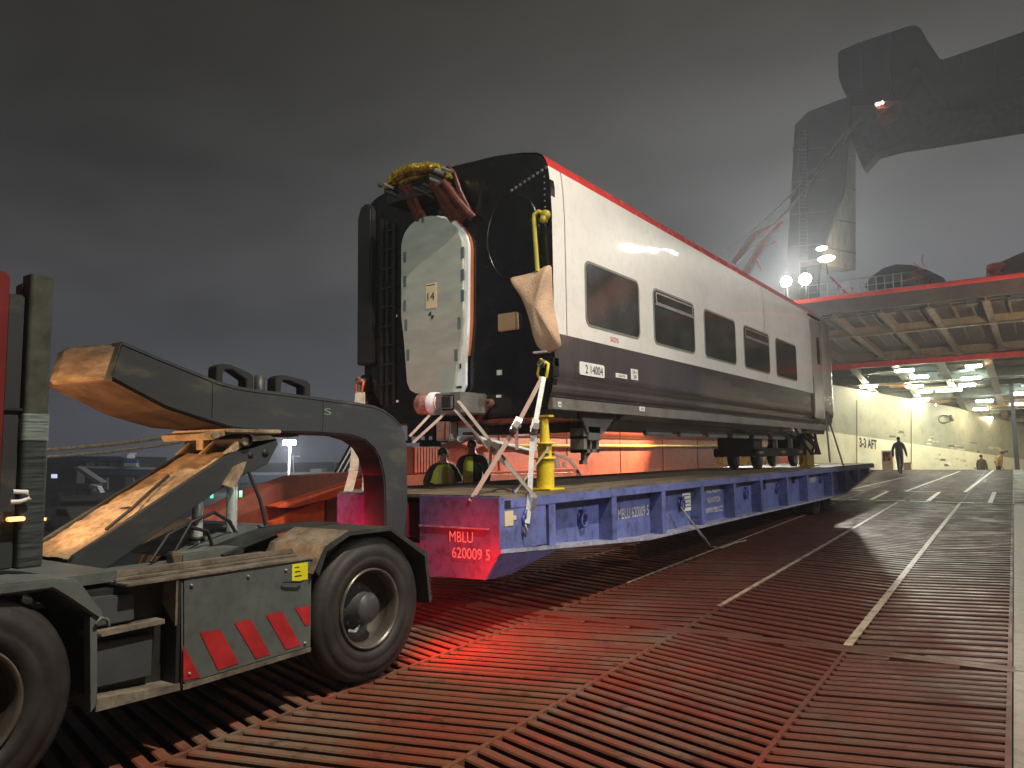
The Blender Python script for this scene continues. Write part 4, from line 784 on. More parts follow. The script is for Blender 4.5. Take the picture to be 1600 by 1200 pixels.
# ================================================================== STANDS
def stand(x, y, z0, z1, m, lb, r0=.085, grp='coach support stands'):
    t = thing('support_stand', (x, y, z0), lb, 'stand', grp)
    k = MB(); k.box(x-.15, x+.15, y-.15, y+.15, z0, z0+.02); k.build('base_plate', m, t, bevel=.004)
    h = z1-z0
    k = MB(); k.lathe([(.02, r0), (h*.42, r0)], (x, y, z0), 'z', 24); k.build('outer_tube', m, t)
    k = MB(); k.lathe([(h*.42, r0*.8), (h*.62, r0*.8)], (x, y, z0), 'z', 24); k.build('middle_tube', m, t)
    k = MB(); k.lathe([(h*.62, r0*.6), (h*.97, r0*.42)], (x, y, z0), 'z', 20); k.build('inner_tube', m, t)
    k = MB(); 
    for f_ in (.42, .62): k.lathe([(h*f_-.012, 0), (h*f_-.012, r0*1.25), (h*f_+.012, r0*1.25), (h*f_+.012, 0)], (x, y, z0), 'z', 24)
    k.build('collar', m, t)
    k = MB(); k.box(x-.09, x+.09, y-.05, y+.05, z1-.02, z1); k.build('saddle', m, t)
    return t
t = stand(-4.44, 6.92, ZD+.015, 2.21, M['yellow'], 'bright yellow telescopic stand at the near right corner of the coach', .095)
k = MB(); k.lathe([(0, 0), (0, .035), (.004, .035), (.004, 0)], (-4.375, 6.88, 1.86), 'x', 14); k.build('round_badge', M['plate'], t); k = MB(); k.box(-4.385, -4.37, 6.80, 6.99, 1.775, 1.80); k.build('black_band', M['black'], t)
stand(-6.78, 6.92, ZD+.015, 2.21, M['yellow'], 'yellow stand half hidden behind the gooseneck at the far left coach corner', .078)
def zd(u, v): return onZ(u, v, ZD)
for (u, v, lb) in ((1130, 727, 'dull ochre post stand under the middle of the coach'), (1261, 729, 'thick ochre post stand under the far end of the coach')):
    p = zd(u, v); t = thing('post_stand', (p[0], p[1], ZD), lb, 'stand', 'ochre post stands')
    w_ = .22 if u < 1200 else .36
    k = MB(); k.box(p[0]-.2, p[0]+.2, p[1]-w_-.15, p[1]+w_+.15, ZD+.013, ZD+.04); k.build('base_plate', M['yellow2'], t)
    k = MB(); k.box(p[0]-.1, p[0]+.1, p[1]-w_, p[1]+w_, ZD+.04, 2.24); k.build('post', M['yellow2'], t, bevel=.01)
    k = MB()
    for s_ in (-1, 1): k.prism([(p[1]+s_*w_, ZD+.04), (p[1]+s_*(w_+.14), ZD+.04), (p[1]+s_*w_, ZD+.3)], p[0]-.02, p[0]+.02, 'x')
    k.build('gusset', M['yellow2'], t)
for (u, v, lb) in ((1170, 727, 'small yellowish chock bracket between the ochre stands, left one'), (1195, 722, 'white-edged chock frame between the ochre stands, right one')):
    p = onZ(u, v, ZD); t = thing('wheel_chock', (p[0], p[1], ZD), lb, 'chock')
    k = MB(); k.prism([(p[1]-.5, ZD+.014), (p[1]+.5, ZD+.014), (p[1]+.15, ZD+.3), (p[1]-.15, ZD+.3)], p[0]-.12, p[0]+.12, 'x'); k.build('chock_body', M['yellow2'], t, bevel=.01)
    k = MB(); k.box(p[0]-.2, p[0]+.2, p[1]-.65, p[1]+.65, ZD+.0125, ZD+.03); k.build('foot_plate', M['sill'], t)
# ================================================================== LASHING STRAPS
def strap(pts, w, m, lb, ratchet=None, hook=None, hookm=None, name='lashing_strap', grp='lashing straps'):
    mid = pts[-1]; t = thing(name, tuple(mid), lb, 'strap', grp)
    for i in range(len(pts)-1):
        k = MB(); d = (Vector(pts[i+1])-Vector(pts[i])); k.bar(pts[i], pts[i+1], w, .005, up=(.55, -.8, .1)); k.build('webbing', m, t)
    if ratchet:
        r = Vector(ratchet); k = MB(); d = (Vector(pts[1])-Vector(pts[0])).normalized(); k.bar(r-d*.09, r+d*.09, .075, .06, up=(.55, -.8, .1)); k.bar(r-d*.02+Vector((.05, -.04, .02)), r+d*.10+Vector((.06, -.05, .05)), .06, .02, up=(.55, -.8, .1))
        k.tube([r+Vector((-.04, 0, 0)), r+Vector((.05, 0, 0))], .022, 8); k.build('ratchet', M['steel'], t, bevel=.004)
        k = MB(); k.bar(r-d*.02+Vector((.03, -.05, -.03)), r-d*.02+Vector((.035, -.05, -.26)), .035, .004, up=(.5, -.8, 0)); k.build('loose_tail', m, t)
    if hook is not None:
        h = Vector(hook); k = MB(); k.tube([h+Vector((0, 0, .06)), h+Vector((.03, -.01, 0)), h+Vector((0, 0, -.05)), h+Vector((-.03, 0, 0))], .014, 8); k.build('hook', hookm or M['steel'], t)
    return t
LUG = (XC+1.41, YF-.15, 2.62)
def y575(u, v, y=5.76): p = onY(u, v, y); return (p[0], p[1], p[2])
def yy(u, v, y): p = onY(u, v, y); return (p[0], p[1], p[2])
strap([LUG, yy(806, 668, 6.35), y575(735, 783, 5.74)], .045, mat('strap_red_lit', (.36, .26, .23), .8, var=.1), 'long strap from the yellow shackle down across to the front plate of the trailer', yy(806, 665, 6.33))  # red tail-lamp light put into the webbing colour
p = onX(824, 800, XT+.03)
strap([tuple(np.array(LUG)+[.02, 0, 0]), (-4.22, 6.35, 1.95), (XT+.02, 6.22, 1.36), (XT+.03, 6.16, 1.12)], .05, M['strapw'], 'broad white strap from the yellow shackle to the ring on the trailer corner', (-4.24, 6.42, 2.06), (XT+.03, 6.12, 1.05))
strap([yy(716, 626, 6.5), yy(771, 696, 6.35), yy(812, 748, 6.25), yy(838, 778, 6.2), onX(828, 806, XT+.03)], .035, M['strap'], 'crossing strap from the coupler to the trailer corner ring', yy(768, 698, 6.33))
strap([yy(711, 640, 6.5), yy(765, 703, 6.4), yy(810, 745, 6.5)], .03, M['strap'], 'thin strap running beside the crossing strap under the coupler')
strap([yy(857, 700, 6.6), yy(803, 772, 6.3)], .02, M['strap'], 'narrow strap tail ending in a blue hook on the trailer front edge', None, yy(801, 774, 6.28), M['hookblue'])
for i, (a_, c_) in enumerate((((694, 647), (645, 692)), ((672, 648), (640, 682)))):
    strap([yy(*a_, 6.5), yy(*c_, 6.1)], .03, mat('strap_red_lit', (.36, .26, .23), .8), ['red-tinted strap from the coupler to the left, lower of two', 'red-tinted strap from the coupler to the left, upper of two'][i])  # same webbing colour with the red lamplight in it
strap([(XC-1.42, YF-.15, 2.62), yy(553, 735, 6.1), y575(543, 772, 5.95)], .10, M['strap'], 'wide pale strap at the left coach corner seen through the gooseneck arch', None, y575(543, 776, 5.95), M['hookblue'])
strap([(XC-1.38, YF-.12, 2.62), yy(570, 745, 6.3), yy(568, 775, 6.1)], .05, M['strap'], 'narrow strap beside the wide one inside the gooseneck arch')
k = MB(); h_ = onX(826, 812, XT+.03); k.tube([(XT+.0, h_[1]+.06*math.cos(a), h_[2]+.05*math.sin(a)) for a in [i*math.pi/6 for i in range(13)]], .02, 7); k.lathe([(-.01, 0), (-.01, .05), (.02, .05), (.02, 0)], (XT, h_[1], h_[2]+.05), 'x', 14); k.build('lashing_ring', mat('trailer_blue_dark', (.06, .075, .26), .45), tl)
# chains at the far end
for i, (a_, c_) in enumerate((((1291, 642), (1316, 722)), ((1290, 650), (1297, 722)), ((1316, 722), (1330, 752)))):
    A_ = onX(*a_, -4.3); C_ = onX(*c_, -4.12); k = MB(); k.tube([A_, (A_+C_)/2, C_], .022, 6); o = k.build('lashing_chain', M['wire']); tag(o, ['long slanting chain at the far end of the coach', 'steep chain beside the slanting one at the far coach end', 'short chain tail on the far trailer side'][i], 'chain', 'lashing chains')
# cord hanging off the trailer side
k = MB()
for s_ in (0, .03):
    pts = [onX(1064, 793, XT), onX(1078, 812, XT+.05)+np.array([0, s_, 0]), onX(1094, 835, XT+.1)+np.array([0, s_*2, 0]), onR(1109+s_*60, 856)+np.array([0, 0, .02])]
    k.tube(pts, .007, 6)
k.tube([onR(1109, 856)+np.array([0, 0, .02]), onR(1128, 858)+np.array([0, 0, .02]), onR(1148, 850)+np.array([0, 0, .02]), onR(1166, 846)+np.array([0, 0, .02])], .008, 6)
tag(k.build('cord', M['strap']), 'pale doubled cord hanging from a ring on the trailer side to the ramp', 'cord')
# ================================================================== SACK
sk = thing('hanging_sack', (XC+1.2, YF-.2, 3.4), 'crumpled beige sackcloth bag hanging over the right corner of the black coach end', 'sack')
bo = [(783, 430), (800, 430), (830, 420), (851, 407), (854, 418), (851, 455), (857, 490), (868, 530), (866, 543), (848, 551), (832, 546), (822, 510), (815, 480), (806, 455)]
ctr = P7(838, 480, YF-.2); k = MB(); ring = [P7(u, v, YF-.2) for u, v in bo]; n = len(ring); vs = []
for (sc, dy) in ((1, -.02), (1.0, -.07), (.72, -.16), (.35, -.2)):
    vs += [(ctr[0]+(x-ctr[0])*sc, YF-.02+dy-.05*(.5+.5*math.sin(i*2.1)), ctr[1]+(z-ctr[1])*sc) for i, (x, z) in enumerate(ring)]
k.add(vs, [(j*n+i, j*n+(i+1) % n, (j+1)*n+(i+1) % n, (j+1)*n+i) for j in range(3) for i in range(n)]+[list(range(3*n, 4*n))], True); so = k.build('cloth_bag', M['sack'], sk)
md = so.modifiers.new('sub', 'SUBSURF'); md.levels = 2; md.render_levels = 2
k = MB(); p = P7(850, 547, YF-.1); k.box(p[0]-.12, p[0]+.05, YF-.14, YF-.05, p[1]-.03, p[1]-.01); k.build('pale_hem', M['tapewhite'], sk)
# ================================================================== TRACTOR UNIT
tk = thing('terminal_tractor', (-5.6, 3.2, .05), 'grey terminal tractor with red hazard stripes and raised lift boom in front of the trailer', 'terminal tractor')
XR_ = -4.3
def rzt(y): return RS*y
def wheel(par, y, z, X_=-4.32, mirror=1, R_=.55):
    w = bpy.data.objects.new('wheel', None); C.objects.link(w); w.parent = par; w.location = Vector((X_, y, z))-par.location
    def bl(k, nm, m):
        me_o = k.build(nm, m, None); 
        for v in me_o.data.vertices: v.co -= Vector((X_, y, z))
        me_o.parent = w
    s_ = mirror
    k = MB(); k.lathe([(s_*a, r) for a, r in ((-.34, .31), (-.36, .36), (-.345, .50), (-.30, .545), (-.25, R_), (-.235, R_), (-.23, R_-.012), (-.215, R_-.012), (-.21, R_), (-.12, R_), (-.115, R_-.012), (-.10, R_-.012), (-.095, R_), (-.05, R_-.002), (-.028, .540), (-.022, .532), (-.012, .528), (-.004, .500), (.006, .470), (.010, .468), (.013, .43), (.013, .40), (.010, .385), (.014, .380), (.008, .345), (.0, .33), (-.02, .305), (-.05, .295), (-.34, .31))], (X_, y, z), 'x', 56)
    bl(k, 'tyre', M['tyre'])
    k = MB(); k.lathe([(s_*a, r) for a, r in ((-.015, .304), (.006, .300), (.006, .288), (-.02, .276), (-.09, .268))], (X_, y, z), 'x', 48); bl(k, 'rim', M['rim'])
    k = MB(); k.lathe([(s_*a, r) for a, r in ((-.09, .267), (-.17, .250), (-.19, .20), (-.19, .0))], (X_, y, z), 'x', 40); bl(k, 'wheel_disc', mat('wheel_disc_dark', (.045, .035, .028), .6, var=.4, scale=6))  # inner disc darker than the rim lip
    k = MB(); k.lathe([(s_*a, r) for a, r in ((-.19, .17), (-.14, .165), (-.12, .12), (-.03, .115), (-.01, .10), (-.005, .0))], (X_, y, z), 'x', 28)
    for j in range(8): a = 2*math.pi*j/8; k.lathe([(s_*-.13, .0), (s_*-.13, .016), (s_*-.17, .016)], (X_, y+.145*math.cos(a), z+.145*math.sin(a)), 'x', 6)
    bl(k, 'hub', M['hub'])
    k = MB(); k.tube([(X_-.02*s_, y-.20, z-.13), (X_-.05*s_, y-.12, z-.16), (X_-.08*s_, y-.05, z-.13)], .012, 6); bl(k, 'valve_stem', M['chrome'])
    return w
wheel(tk, 4.22, .625); wheel(tk, 1.50, .60)
wheel(tk, 4.22, .625, -6.85, -1); wheel(tk, 1.50, .60, -6.85, -1)
k = MB(); k.box(-5.95, -5.7, -.5, 4.75, .62, .86); k.box(-5.5, -5.25, -.5, 4.75, .62, .86); k.box(-6.5, -4.8, 4.05, 4.35, .5, .72); k.box(-6.5, -4.8, 1.4, 1.6, .5, .72); k.box(-6.6, -4.6, 2.2, 3.6, .56, .62); k.box(-6.6, -4.5, 4.72, 4.84, .6, .95); k.build('chassis', M['tdark'], tk, bevel=.01)
# side box with hazard stripes
k = MB(); k.prism([(2.64, 1.065), (3.63, 1.065), (3.63, .46), (2.66, .44)], -4.86, XR_, 'x'); sb = k.build('side_box', M['tgrey'], tk, bevel=.012)
k = MB(); k.box(-4.90, XR_+.005, 2.30, 3.64, 1.067, 1.085); k.box(-4.62, -4.58, 2.2, 3.7, 1.085, 1.12); k.box(-4.45, -4.42, 2.3, 3.6, 1.085, 1.10); k.build('deck_plate', M['tworn'], tk, bevel=.004)
k = MB(); k.box(-5.25, -4.90, 2.1, 3.75, 1.02, 1.06); k.build('walkway_plate', M['tgrey'], tk)
k = MB()
def yz(u, v, X_=XR_): p = onX(u, v, X_); return (p[1], p[2])
for q_ in ([(312, 988), (343, 983), (373, 1036), (340, 1047)], [(366, 973), (391, 967), (422, 1022), (399, 1029)], [(415, 960), (440, 955), (470, 1008), (446, 1015)], [(461, 950), (484, 946), (484, 975), (477, 978)], [(286, 1008), (298, 1030), (313, 1058), (286, 1064)]):
    yzp = [yz(u, v) for u, v in q_]; k.add([(XR_+.004, min(a, 3.625), max(b, .462)) for a, b in yzp], [tuple(range(4))])
k.build('hazard_stripes', M['hazred'], sb)
a_, c_ = yz(456, 882), yz(480, 905); k = MB(); k.box(XR_, XR_+.005, a_[0], c_[0], c_[1], a_[1]); stk_ = k.build('warning_sticker', M['stick'], sb)
k = MB(); 
for i in range(3): k.box(XR_+.005, XR_+.006, a_[0]+.02, a_[0]+.08-.01*i, c_[1]+.03+.03*i, c_[1]+.038+.03*i)
k.build('sticker_print', M['textb'], stk_)
k = MB(); k.box(-4.86, XR_-.006, 2.615, 2.638, .45, 1.06); k.build('box_end', M['black'], tk)
k = MB(); k.prism([(-4.62, 1.062), (XR_+.002, 1.062), (XR_+.002, .80)], 2.60, 2.614, 'y'); k.build('box_bracket', M['tworn'], tk)
k = MB(); k.bar((XR_-.02, 2.66, .43), (XR_-.02, 3.62, .45), .05, .03); k.build('lower_rail', M['tworn'], tk)
# step recess between the front fender and side box
k = MB(); k.box(-4.9, -4.44, 2.16, 2.6, .44, 1.05); k.build('step_cabinet', M['tdark'], tk)
k = MB(); k.prism([yz(150, 938), yz(222, 930), yz(222, 972), yz(152, 985)], -4.46, XR_-.08, 'x'); k.prism([yz(152, 1010), yz(252, 993), yz(248, 1060), yz(152, 1082)], -4.46, XR_-.08, 'x'); k.build('cabinet_door', mat('tractor_bluegrey', (.055, .065, .075), .45, grime=.2), tk, bevel=.008)
k = MB(); k.prism([yz(150, 990), yz(262, 968), yz(262, 975), yz(150, 999)], -4.5, XR_-.03, 'x'); k.build('step', M['tworn'], tk); k = MB(); k.prism([yz(150, 1092), yz(280, 1068), yz(280, 1078), yz(148, 1112)], -4.6, XR_+.01, 'x'); k.build('step', M['tworn'], tk)
k = MB(); k.prism([yz(140, 965), yz(151, 955), yz(151, 1100), yz(141, 1113)], -4.36, XR_+.005, 'x'); k.tube([onX(150, 975, XR_+.02), onX(158, 965, XR_+.03), onX(168, 968, XR_+.03), onX(170, 978, XR_+.03)], .01, 6); k.build('step_post', M['tgrey'], tk)
# fenders
def fender(pts, m, nm):
    k = MB(); inner = [(y+ (4.22-y)*.05, z-.03) for y, z in pts]
    k.prism(pts+inner[::-1], -4.85, XR_+.04, 'x'); return k.build(nm, m, tk)
yf = [yz(505, 900), yz(500, 884), yz(548, 842), yz(602, 835), yz(662, 868), yz(668, 938)]
fender([(3.63, .98), (3.70, 1.14), (3.93, 1.235), (4.38, 1.235), (4.80, .99), (4.86, .60)], mat('fender_black', (.035, .035, .033), .55, var=.3, scale=5, bump=.1), 'rear_fender')
k = MB(); k.prism([(3.60, .97), (3.70, 1.145), (3.93, 1.240), (3.93, 1.246), (3.695, 1.153), (3.592, .975)], -4.86, XR_+.042, 'x'); k.build('fender_lit_slope', M['tworn'], tk)  # tan on the black fender's front slope: lamplight put into the colour
k = MB(); k.prism([(3.3, 1.09), (3.75, 1.20), (3.93, 1.236), (4.38, 1.236), (4.38, 1.243), (3.93, 1.244), (3.74, 1.21), (3.3, 1.10)], -5.2, -4.86, 'x'); k.build('fender_inner_plate', M['tdark'], tk)
k = MB(); k.prism([(.85, .92), (1.05, 1.20), (1.9, 1.17), (2.03, 1.15), (2.17, .95), (2.17, .90), (1.98, 1.06), (1.9, 1.12), (1.1, 1.13), (.9, .9)], -4.9, XR_+.02, 'x'); k.build('front_fender', M['tgrey'], tk, bevel=.01)
k = MB(); k.box(-6.6, -4.5, 1.6, 2.35, 1.08, 1.14); k.build('front_deck', M['tgrey'], tk)
# hydraulics pump box, hoses behind the side box
k = MB(); k.prism([(3.2, 1.06), (3.75, 1.25), (3.95, 1.25), (4.1, 1.06)], -6.4, -5.2, 'x'); k.box(-5.1, -4.9, 3.0, 3.5, 1.06, 1.14); k.build('rear_cross_frame', M['tgrey'], tk, bevel=.01)
# lift boom: box from low at the cab to the fifth wheel
bp = [(2.42, 1.09), (2.45, 1.16), (3.62, 1.84), (3.80, 1.93), (4.03, 1.95), (4.05, 1.90), (3.95, 1.74), (3.60, 1.60), (2.62, 1.03)]
k = MB(); k.prism(bp, -5.30, -5.24, 'x'); k.prism(bp, -5.98, -5.92, 'x'); k.build('boom_side', M['goose'], tk, bevel=.006)
k = MB(); top = [(2.45, 1.15), (3.64, 1.845)]; 
n = 26; rnd = random.Random(21); vs = []
for i in range(n+1):
    t_ = i/n; y = top[0][0]+(top[1][0]-top[0][0])*t_; z = top[0][1]+(top[1][1]-top[0][1])*t_
    for j in range(9): x = -5.92+.62*j/8; vs.append((x, y, z-.012+rnd.uniform(-.007, .007)))
k.add(vs, [(i*9+j, i*9+j+1, (i+1)*9+j+1, (i+1)*9+j) for i in range(n) for j in range(8)], True)
k.build('boom_top_plate', M['lift'], tk)
k = MB(); k.box(-5.95, -5.27, 2.42, 2.56, 1.04, 1.10); k.prism([(2.9, 1.30), (2.95, 1.43), (3.0, 1.455), (3.02, 1.44)], -5.7, -5.5, 'x'); k.tube([(-5.34, 2.7, 1.31), (-5.38, 2.9, 1.44), (-5.5, 3.1, 1.55), (-5.6, 3.3, 1.66)], .012, 6); k.build('boom_fittings', M['tdark'], tk)
k = MB(); 
for x in (-5.93, -5.60, -5.27): k.prism([(3.55, 1.82), (3.70, 1.95), (3.95, 1.99), (4.05, 1.93), (3.80, 1.86)], x-.03, x+.03, 'x')
k.box(-6.0, -5.2, 3.55, 4.05, 1.985, 2.02); k.prism([(3.45, 1.93), (3.62, 1.985), (3.62, 2.02), (3.42, 1.98)], -5.95, -5.25, 'x'); k.build('fifth_wheel', M['lift'], tk, bevel=.008)
k = MB(); k.lathe([(-.4, .05), (.4, .05)], (-5.6, 3.72, 1.93), 'x', 14); k.lathe([(-.37, .0), (-.37, .03), (.37, .03), (.37, 0)], (-5.6, 3.92, 1.83), 'x', 12); k.lathe([(0, .0), (0, .025), (-.04, .025)], (-5.235, 3.78, 1.81), 'x', 12); k.build('pivot_pin', M['black'], tk)
k = MB(); k.box(-5.72, -5.62, 3.6, 3.66, 1.86, 1.96); k.build('stop_block', M['lift'], tk, bevel=.004); k = MB(); k.prism([(3.52, 1.58), (3.62, 1.72), (3.72, 1.76), (3.68, 1.66), (3.60, 1.55)], -5.26, -5.2, 'x'); k.build('latch_plate', M['lift'], tk, bevel=.004)
for x, y, zt in ((-5.42, 3.44, 1.58), (-5.30, 3.66, 1.66)):
    k = MB(); k.lathe([(0, .055), (.30, .055)], (x, y, .82), 'z', 18); k.build('cylinder_barrel', M['tdark'], tk)
    k = MB(); k.lathe([(.12, .042), (zt-1.05, .042), (zt-1.02, .03), (zt-.90, .03)], (x, y, 1.0), 'z', 18); rod = k.build('cylinder_rod', M['chrome'], tk)
    k = MB(); k.lathe([(0, .0), (0, .06), (.03, .06), (.03, 0)], (x, y, 1.16), 'z', 16); k.build('gland_ring', M['black'], rod)
for x, y in ((-5.36, 3.52), (-5.26, 3.71)):
    k = MB(); k.lathe([(0, 0), (0, .012), (.05, .012), (.05, 0)], (x, y, 1.48), 'z', 8); k.build('green_indicator', emit('green_indicator', (.1, 1, .6), 1.2), tk)
for i, pts in enumerate((((-5.18, 3.1, 1.1), (-5.2, 3.25, 1.32), (-5.22, 3.45, 1.38), (-5.24, 3.6, 1.30), (-5.2, 3.7, 1.1)), ((-5.12, 2.9, 1.08), (-5.16, 3.05, 1.25), (-5.2, 3.2, 1.30), (-5.22, 3.4, 1.24), (-5.2, 3.45, 1.08)), ((-5.22, 3.75, 1.68), (-5.16, 3.82, 1.45), (-5.14, 3.86, 1.25)))):
    k = MB(); k.tube(pts, .014, 7); k.build('hydraulic_hose', M['black'], tk)
k = MB()
for (y, z) in ((2.70, 1.02), (2.70, .50), (3.57, .50), (3.10, 1.02), (3.40, 1.02)): k.lathe([(0, .012), (.008, .012), (.010, 0)], (XR_, y, z), 'x', 6)
tag(k.build('bolt_heads', M['steel'], sb), kind='stuff')
k = MB(); k.tube([(XR_+.02, 3.36, .95), (XR_+.03, 3.38, .95), (XR_+.03, 3.50, .93), (XR_+.02, 3.52, .93)], .008, 6); k.build('handle', M['tdark'], sb)
# cab back corner, exhaust stack, marker lamps
k = MB(); k.prism(rrect(.62, 1.98, 2.3, 1.7, .04), -6.6, -4.62, 'x'); k.build('cab', M['cabred'], tk, bevel=.02)
k = MB(); k.box(-4.83, -4.66, 1.77, 1.86, 1.2, 2.72); k.box(-4.80, -4.7, 1.86, 1.9, 2.68, 2.80); k.build('cab_rear_panel', M['goose'], tk, bevel=.01)
k = MB(); k.box(-4.84, -4.645, 1.765, 1.87, 2.065, 2.08); k.build('panel_gap', M['black'], tk)
k = MB(); k.prism(rrect(-4.68, 1.93, .125, .125, .022), 1.2, 2.84, 'z'); k.build('exhaust_stack', mat('stack_grey', (.055, .062, .050), .5, var=.3, scale=8, grime=.4), tk)
k = MB(); k.prism(rrect(-4.68, 1.93, .133, .133, .024), 1.21, 1.93, 'z'); k.build('heat_shield', mat('shield_dark', (.06, .075, .08), .4, metal=.3, var=.5, scale=26, stretch=(.2, .2, 3)), tk)
k = MB(); k.prism(rrect(-4.68, 1.93, .139, .139, .025), 1.90, 2.05, 'z'); k.build('shield_band', mat('shield_worn', (.26, .33, .32), .4, metal=.4, var=.6, scale=26, stretch=(.2, .2, 3)), tk)
k = MB(); p = onX(42, 773, -4.58); k.tube([p+np.array([0, -.07, .02]), p+np.array([0, 0, .015]), p+np.array([0, .015, -.02]), p+np.array([0, -.03, -.035]), p+np.array([0, -.08, -.035])], .012, 8); k.build('grab_handle', M['plate'], tk)
k = MB(); p = onX(25, 811, -4.6); k.prism(rrect(p[1], p[2], .085, .024, .011), -4.62, -4.59, 'x'); k.build('marker_lamp', emit('amber_lamp', (1, .38, .05), 1.8), tk)
for x, z, c_ in ((-4.72, .80, 1), (-6.45, .95, 1)):
    k = MB(); k.box(x-.07, x+.07, 4.84, 4.87, z-.04, z+.04); k.build('tail_lamp', emit('tail_lamp_red', (1, .03, .02), 12, (.5, .02, .02)), tk)
k = MB(); k.prism(rrect(-5.6, 1.05, .5, .3, .04), 2.02, 2.2, 'y'); k.build('battery_cover', M['tworn'], tk)
# ================================================================== GOOSENECK
gn = thing('gooseneck', (-5.75, 4.2, 1.1), 'heavy dark steel gooseneck arm arching from the tractor lift boom down into the trailer front', 'gooseneck')
outline = [(2.77, 2.635), (3.06, 2.545), (3.54, 2.405), (3.72, 2.375), (3.90, 2.36), (4.16, 2.35), (4.58, 2.33), (5.05, 2.305), (5.28, 2.285), (5.42, 2.245), (5.55, 2.18), (5.64, 2.11), (5.71, 2.0), (5.735, 1.85), (5.74, 1.5), (5.74, .95),
           (5.42, .95), (5.42, 1.35), (5.40, 1.60), (5.34, 1.77), (5.26, 1.87), (5.14, 1.945), (4.95, 1.99), (4.6, 2.005), (4.10, 2.005), (3.70, 2.03), (3.50, 2.075), (3.30, 2.125), (3.12, 2.175), (2.97, 2.24), (2.70, 2.365)]
def nl(y): t_ = min(1, max(0, (y-4.1)/1.0)); t_ = t_*t_*(3-2*t_); return -6.05+.39*t_
k = MB(); n = len(outline); k.add([(nl(y), y, z) for y, z in outline]+[(-5.35, y, z) for y, z in outline], [list(range(n))[::-1], list(range(n, 2*n))]+[(i, (i+1) % n, n+(i+1) % n, n+i) for i in range(n)]); k.build('neck_beam', M['goose'], gn, bevel=.012)
# rounded worn nose end + underside plate
k = MB(); cap = []
for j in range(7):
    a = math.pi/2*j/6; x = -5.36-.70*math.sin(a)*1.0; y = 2.72-.0-.10*0; 
ns = []
for zf, sh_ in ((0, 0), (1, 0)):
    pass
nose = [(-5.36, 2.735), (-5.62, 2.62), (-5.86, 2.56), (-6.06, 2.60), (-6.20, 2.72), (-6.20, 2.80), (-5.36, 2.80)]
vs = [(x, y, 2.36+.0*(y-2.7)) for x, y in nose]+[(x, y+.06, 2.63-.04*(abs(x+5.7))) for x, y in nose]; n = len(nose)
k.add(vs, [list(range(n)), list(range(n, 2*n))[::-1]]+[(i, (i+1) % n, n+(i+1) % n, n+i) for i in range(n)]); k.build('nose_end', M['gooseworn'], gn, bevel=.02)
k = MB(); k.add([(-6.18, 2.66, 2.345), (-5.37, 2.72, 2.345), (-5.37, 3.12, 2.165), (-5.37, 3.5, 2.065), (-5.37, 3.70, 2.022), (-5.95, 3.70, 2.022), (-6.05, 3.4, 2.05), (-6.14, 3.1, 2.14), (-6.18, 2.66, 2.37), (-5.37, 2.72, 2.37), (-5.37, 3.7, 2.05), (-6.0, 3.7, 2.05)], [(0, 1, 2, 7), (7, 2, 3, 6), (6, 3, 4, 5), (0, 8, 9, 1), (8, 0, 7), (5, 4, 10, 11)]); k.build('underside_plate', mat('nose_underside_shade', (.050, .031, .020), .5, var=.4, scale=4, grime=.3, bump=.3, bscale=6), gn)  # underside has its own darker colour, with the shade put into it
k = MB()
for y in (3.5, 4.62):
    zt = [b for (a, b) in outline[:16] if a >= y][0]
    k.tube([(-5.347, y, zt-.01), (-5.347, y+.004, zt-.15), (-5.347, y, zt-.29)], .006, 6)
tag(k.build('weld_bead', M['goose'], gn), kind='stuff')
k = MB(); k.tube([(-5.348, y, z-.025) for y, z in outline[:12]], .005, 5); k.build('edge_weld', M['goose'], gn)
# handles and spigot on top
def gtop(y): 
    for (a, b), (c_, d) in zip(outline[:-1], outline[1:]):
        if a <= y <= c_: return b+(d-b)*(y-a)/(c_-a)
for y0, y1, h_ in ((3.55, 3.90, .145), (4.12, 4.50, .15)):
    k = MB(); za, zc = gtop(y0), gtop(y1)
    pts = [(y0, za-.01), (y0, za+h_-.03), (y0+.05, za+h_), (y0+.13, za+h_), (y1-.04, zc+h_-.01), (y1, zc+h_-.04), (y1, zc-.01)]
    inn = [(y1-.07, zc-.01), (y1-.07, zc+h_-.07), (y0+.14, za+h_-.04), (y0+.075, za+h_-.045), (y0+.06, za+h_-.08), (y0+.06, za-.01)]
    k.prism(pts+inn, -5.50, -5.38, 'x'); k.build('chain_loop', M['black'], gn, bevel=.006)
k = MB(); k.lathe([(-.01, .045), (.14, .045), (.14, .03), (.12, 0)], (-5.48, 4.03, 2.35), 'z', 18); k.build('spigot', M['goose'], gn)
k = MB(); k.lathe([(0, .20), (-.02, .20), (-.03, .14), (-.03, 0)], (-5.7, 4.38, 2.005), 'z', 24); k.build('kingpin_plate', M['tdark'], gn)
p = onX(512, 643, -5.348); text('lettering', 'S', mat('faded_green', (.16, .26, .20), .6), gn, (0, 1, 0), (0, 0, 1), (-5.35, p[1], p[2]), .06, .08)
